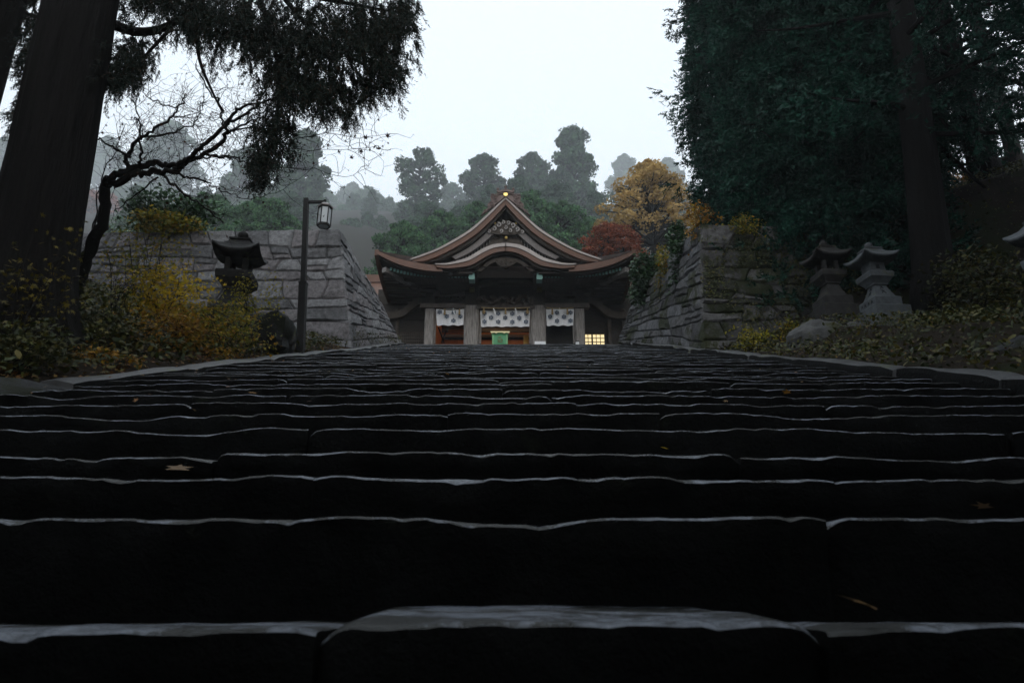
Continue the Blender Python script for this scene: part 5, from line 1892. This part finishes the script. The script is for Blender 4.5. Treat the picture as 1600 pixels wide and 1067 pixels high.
cover('fallen_leaves', 4200, -5.6, -3.42, 3.6, 14.0, M['litter'], 0.075, MAPLE, lift=0.03)
cover('undergrowth', 16000, -9.5, -3.6, 3.0, 14.3, M['dimleaf'], 0.075, OVAL, up=0.7, lift=0.22)
cover('undergrowth', 46000, 3.6, 17.0, 4.0, 22.0, M['dimleaf'], 0.062, OVAL, up=0.6, lift=0.22, fn=lambda x, y: (gh(x, y) - nose(y) > -0.03) & ~((y > 12.0) & (y < 13.8) & (x < 7)))
cover('fallen_leaves', 900, 3.6, 7.5, 4.0, 12.2, M['litter'], 0.055, MAPLE, lift=0.16)
k = rng.integers(7, len(noses) - 1, 150)
ny = np.array(noses)[k]
lx = np.where(rng.random(150) < 0.5, rng.uniform(-3.1, 3.2, 150), -3.1 + 0.9 * np.abs(rng.normal(size=150)))
ly = ny + rng.uniform(-0.01, 0.05, 150)
pos = np.stack([np.clip(lx, -3.1, 3.1), ly, nose(ny) + 0.016], -1)
o = link('fallen_leaves', leaf_mesh('fallen_leaves', [(MAPLE, pos, frames(rng.normal(size=(150, 3)) * 0.35 + (0, -0.3, 1), rng.uniform(0.025, 0.065, 150)))], M['litter']))
tag(o, kind='stuff')
n = 13000
u, v = rng.uniform(0, 0.75, n), rng.uniform(0, 1, n)
keep = vn(np.stack([u * 7, v * 4, 0 * u], -1), 81) + rng.uniform(-0.4, 0.4, n) > -0.02 + 0.35 * (v > 0.86)
u, v = u[keep], v[keep]
pos = ((1 - u) * (1 - v))[:, None] * ab2 + (u * (1 - v))[:, None] * rb + (u * v)[:, None] * rt + ((1 - u) * v)[:, None] * at2
pos = pos + np.array((0, -0.05, 0.0)) + rng.normal(size=pos.shape) * 0.025
o = link('moss_and_creepers', leaf_mesh('moss_and_creepers', [(OVAL, pos, frames(rng.normal(size=pos.shape) * 0.5 + (0, -0.9, 0.5), rng.uniform(0.025, 0.07, len(pos))))], M['dimleaf']))
tag(o, kind='stuff')
n = 900
u, v = rng.uniform(0.0, 1, n), rng.uniform(0, 0.16, n)
pos = ((1 - u) * (1 - v))[:, None] * ab + (u * (1 - v))[:, None] * cb_ + (u * v)[:, None] * ct + ((1 - u) * v)[:, None] * at_
o = link('moss_and_creepers', leaf_mesh('moss_and_creepers', [(OVAL, pos + np.array((0.04, 0, 0)) + rng.normal(size=pos.shape) * 0.02, frames(rng.normal(size=pos.shape) * 0.5 + (0.9, 0, 0.5), rng.uniform(0.02, 0.055, n)))], M['dimleaf']))
tag(o, kind='stuff')

# single leaves lying on the steps
def step_leaf(label, px, py, yy_i, size, m, rz):
    y = noses[yy_i]
    dep = y * CP + float(nose(y)) * SP
    x = (px - 800) / FPX * dep
    o = link('fallen_leaf', leaf_mesh('fallen_leaf', [(MAPLE, np.zeros((1, 3)), (np.array(Matrix.Rotation(rz, 3, 'Z') @ Matrix.Rotation(R(28), 3, 'X')) * size)[None])], m), None, (x, y + 0.02, float(nose(y)) + 0.022))
    return tag(o, label, 'leaf', 'single leaves lying on the steps')


step_leaf('large amber maple leaf at the right end of the lowest visible step', 1378, 970, 2, 0.085, M['litter'], 1.2)
step_leaf('brown maple leaf lying on the third step at left', 270, 742, 4, 0.11, M['litter'], 0.3)
step_leaf('small orange leaf on the second step at far right', 1553, 806, 3, 0.06, M['litter'], 2.1)
step_leaf('tiny yellow leaf on the fourth step right of the middle', 1045, 716, 5, 0.045, M['yellow'], 0.9)
step_leaf('orange leaf on an upper step left of the middle', 392, 599, 9, 0.085, M['orange'], 0.4)
step_leaf('orange leaf on an upper step right of the middle', 1233, 592, 9, 0.085, M['orange'], 2.7)
step_leaf('small rust leaf on the upper steps below the middle bay', 700, 566, 13, 0.08, M['orange'], 1.7)


# ---------------------------------------------------------------- misty trees on the slope behind
def puffy(seed, prof, nclump, leaves, cr=(0.16, 0.30), flat=0.62, leaf=0.075, low=0.0):
    """crown of rounded clumps, height 1 and radius 1; prof(h) is the radius at height h"""
    r = np.random.default_rng(seed)
    P, Dn, S = [], [], []
    br = MB()
    br.tube([(0, 0, -0.6), (0.02, 0.01, 0.2), (-0.02, 0.02, 0.6), (0, 0, 0.97)], [0.07, 0.06, 0.04, 0.012], 6)
    for k in range(nclump):
        h = low + (0.98 - low) * ((k + r.uniform(0, 1)) / nclump)
        rad = prof(h)
        az = k * 2.4 + r.uniform(-0.5, 0.5)
        q = rad * r.uniform(0.35, 1.15) ** 0.6
        c = np.array((math.cos(az) * q, math.sin(az) * q, h))
        s = r.uniform(*cr) * (0.55 + 0.6 * min(1, rad))
        br.tube([(0, 0, max(0, h - 0.08)), c * (0.55, 0.55, 1) - (0, 0, 0.02), c - (0, 0, 0.02)], [0.02, 0.014, 0.006], 4, cap=False)
        n = int(leaves * r.uniform(0.6, 1.2))
        d = r.normal(size=(n, 3))
        d[:, 2] = d[:, 2] * 0.8 + 0.30
        d /= np.linalg.norm(d, axis=1)[:, None]
        lump = 1 + 0.28 * vn(d * 2.1 + k * 3.7 + seed, 91)
        pos = c + d * (s * lump * np.where(r.random(n) < 0.12, r.uniform(1.0, 1.3, n), r.uniform(0.62, 1.05, n) ** 0.7))[:, None] * np.array((1, 1, flat * 0.5))
        P.append(pos)
        Dn.append(d + r.normal(size=(n, 3)) * 0.5)
        S.append(r.uniform(0.6, 1.3, n) * leaf)
    P, Dn, S = np.concatenate(P), np.concatenate(Dn), np.concatenate(S)
    return P, Dn, S, br.mesh('trunk', [M['bark']])


def make_kind(seed, prof, aspect, nclump, leaves, m, **kw):
    """aspect: crown height over radius; leaves keep their shape when the crown is scaled to that aspect"""
    P, Dn, S, tr = puffy(seed, prof, nclump, leaves, **kw)
    P = P * (1, 1, aspect)
    mt = frames(Dn, S, r=np.random.default_rng(seed))
    cr = leaf_mesh('crown', [(QUAD, P, mt)], m)
    for v in tr.vertices:
        v.co.z *= aspect
    return tr, cr, aspect


dome = lambda h: max(0.05, math.sin(min(1, (1 - h) * 1.25) * math.pi / 2) ** 0.8 * (0.75 + 0.25 * math.sin(h * 17)))
cone = lambda h: max(0.05, (1 - h) ** 0.62 * (0.82 + 0.22 * math.sin(h * 23)))
waist = lambda h: max(0.06, (math.sin(min(1, (1 - h) * 2.6) * math.pi / 2) ** 0.8) * (0.95 if h > 0.5 else 0.62 + 0.4 * abs(math.sin(h * 14))))
bushy = lambda h: max(0.2, math.sqrt(max(0, 1 - (h * 1.0) ** 2.2)) * (0.92 + 0.12 * math.sin(h * 13)))
K_DOME = make_kind(31, dome, 2.6, 84, 240, M['far_green'], leaf=0.055, cr=(0.12, 0.26))
K_CONE = make_kind(32, cone, 3.0, 88, 240, M['far_green'], leaf=0.055, cr=(0.12, 0.26))
K_WAIST = make_kind(33, waist, 3.3, 72, 240, M['far_green'], leaf=0.055, cr=(0.13, 0.27))
K_BUSHY = make_kind(34, bushy, 1.5, 84, 330, M['near_green'], leaf=0.038, cr=(0.13, 0.30))
K_GINKGO = make_kind(35, lambda h: max(0.08, (1 - h) ** 0.55 * (0.9 + 0.25 * math.sin(h * 21))), 1.9, 190, 90, M['ginkgo'], leaf=0.036, cr=(0.08, 0.19), flat=0.8)
K_RED = make_kind(36, bushy, 1.3, 120, 130, M['russet'], leaf=0.040, cr=(0.10, 0.22), flat=0.8)


def far_tree(kind, label, px, ytop, hw, depth, rz, group=None, name='cedar_tree', hs=1.0):
    depth = min(depth * 1.38, 620) if depth >= 100 else depth
    top = D(px, ytop, depth)
    Rr = hw * depth / FPX
    tr, cr, asp = kind
    Hc = Rr * asp * hs
    t = thing(name, label, 'tree', (top[0], top[1], top[2] - Hc), rz, group)
    for nm, me in (('trunk', tr), ('crown', cr)):
        o = link(nm, me, t)
        o.scale = (Rr, Rr, Rr * hs)
    return t


GT = 'misty trees on the slope behind the shrine'
for a in (
        (K_WAIST, 'slender round-topped misty cedar standing apart, left above the shrine roof', 658, 236, 38, 150, 0.2, 1.0),
        (K_BUSHY, 'low dark green cedar just above the left roof slope', 632, 352, 50, 62, 1.0, 1.3),
        (K_BUSHY, 'rounded green cedar between the slender cedar and the roof ridge', 690, 335, 45, 74, 2.0, 1.5),
        (K_DOME, 'misty flat-topped cedar behind the ridge ornament, left side', 757, 242, 42, 160, 3.0, 0.9),
        (K_DOME, 'faint foggy cedar between the slender cedar and the flat-topped one', 708, 288, 46, 260, 4.0, 1.0),
        (K_CONE, 'tallest misty cedar rising right behind the ridge ornament', 893, 200, 58, 150, 0.5, 1.15),
        (K_DOME, 'broad misty cedar between the ridge ornament and the tallest cedar', 832, 240, 52, 165, 1.6, 1.0),
        (K_BUSHY, 'bushy green cedar behind the right roof slope', 872, 322, 62, 68, 3.1, 1.3),
        (K_BUSHY, 'small rounded green cedar right of the ridge ornament', 828, 300, 36, 76, 5.0, 1.7),
        (K_BUSHY, 'small green cedar at the left side of the ridge ornament', 745, 318, 34, 74, 4.4, 1.7),
        (K_BUSHY, 'dark green cedar above the right end of the roof slope', 918, 350, 45, 66, 0.9, 1.3),
        (K_DOME, 'green cedar filling the slope below the tallest one', 868, 285, 46, 108, 2.4, 0.9),
        (K_CONE, 'green cedar right of the tallest one, just above the russet maple', 930, 300, 36, 112, 4.6, 0.9),
        (K_DOME, 'green cedar between the ridge ornament and the broad misty one', 812, 275, 40, 115, 0.4, 0.9),
        (K_CONE, 'green cedar below the flat-topped one', 765, 292, 40, 110, 1.9, 0.9),
        (K_DOME, 'green cedar behind the foot of the slender one', 672, 318, 48, 106, 3.6, 0.8),
        (K_CONE, 'dim cedar between the rounded green cedar and the roof', 715, 325, 38, 104, 5.5, 0.9),
        (K_DOME, 'pale foggy cedar behind the amber tree, left one', 975, 242, 34, 500, 2.7, 1.2),
        (K_DOME, 'pale foggy cedar behind the amber tree, right one', 1042, 249, 50, 525, 0.1, 1.1),
        (K_DOME, 'foggy cedar left above the rampart corner', 552, 287, 46, 412, 1.1, 1.2),
        (K_DOME, 'palest foggy tree in the gap left of the shrine roof', 590, 335, 30, 587, 2.2, 1.3),
        (K_CONE, 'dark misty cedar behind the lamp post lantern', 478, 205, 66, 150, 3.3, 1.0),
        (K_CONE, 'foggy cedar behind the bare maple limbs', 390, 232, 60, 237, 4.1, 1.0),
        (K_DOME, 'pale round foggy cedar behind the bare maple trunk', 268, 192, 70, 350, 5.3, 1.0),
        (K_DOME, 'faint foggy cedar just right of the massive trunk', 172, 215, 48, 475, 0.7, 1.2),
        (K_DOME, 'faint foggy cedar seen left of the massive trunk', 30, 215, 70, 350, 2.9, 1.0),
        (K_BUSHY, 'grey-green bushy tree behind the left rampart and maple twigs', 420, 315, 62, 64, 5.6, 1.1),
        (K_BUSHY, 'grey-green bushy tree behind the dark stone lantern', 330, 310, 60, 74, 1.9, 1.1)):
    far_tree(a[0], a[1], a[2], a[3], a[4], a[5], a[6], GT, hs=a[7])
for k in range(18):
    far_tree((K_BUSHY, K_DOME)[k % 2], 'dim bushy tree low on the misty slope behind the left rampart', 430 + k * 10 + rng.uniform(-6, 6), rng.uniform(330, 372), rng.uniform(18, 30), rng.uniform(140, 240), rng.uniform(0, 6), 'dim bushy trees behind the left rampart', hs=1.2)
for k in range(30):
    px_ = 480 + k * 8.0 + rng.uniform(-8, 8) if k < 20 else rng.uniform(100, 480)
    far_tree((K_DOME, K_BUSHY, K_CONE)[k % 3], 'faint foggy tree in the hazy row above the left rampart', px_, rng.uniform(292, 335), rng.uniform(20, 32), rng.uniform(240, 340), rng.uniform(0, 6), 'faint foggy trees above the left rampart', hs=1.3)
far_tree(K_GINKGO, 'amber autumn tree with spreading tiers right of the shrine roof', 1012, 256, 86, 58, 0.3, name='ginkgo_tree', hs=0.86)
far_tree(K_RED, 'russet maple above the right end of the shrine roof', 952, 355, 48, 42, 1.2, name='maple_tree', hs=1.0)
far_tree(K_RED, 'small pinkish maple beside the dark conifer shrub', 985, 402, 26, 40, 2.2, name='maple_tree', hs=1.4)
far_tree(K_RED, 'faded pinkish maple behind the left rampart corner', 578, 372, 38, 240, 3.2, name='maple_tree', hs=1.3)
far_tree(K_RED, 'faded pinkish maple behind the maple trunk at left', 160, 305, 60, 220, 4.2, name='maple_tree', hs=1.0)
for k in range(26):
    x = (-1) ** k * rng.uniform(10, 110)
    y = rng.uniform(80, 330)
    s = rng.uniform(3.5, 5.0)
    kd = (K_DOME, K_CONE, K_BUSHY)[k % 3]
    t = thing('cedar_tree', 'misty cedar among many on the far wooded slope', 'tree', g3(x, y, -0.5), rng.uniform(0, 6), 'misty cedars on the far slope')
    for nm, me in (('trunk', kd[0]), ('crown', kd[1])):
        o = link(nm, me, t)
        o.scale = (s, s, s)
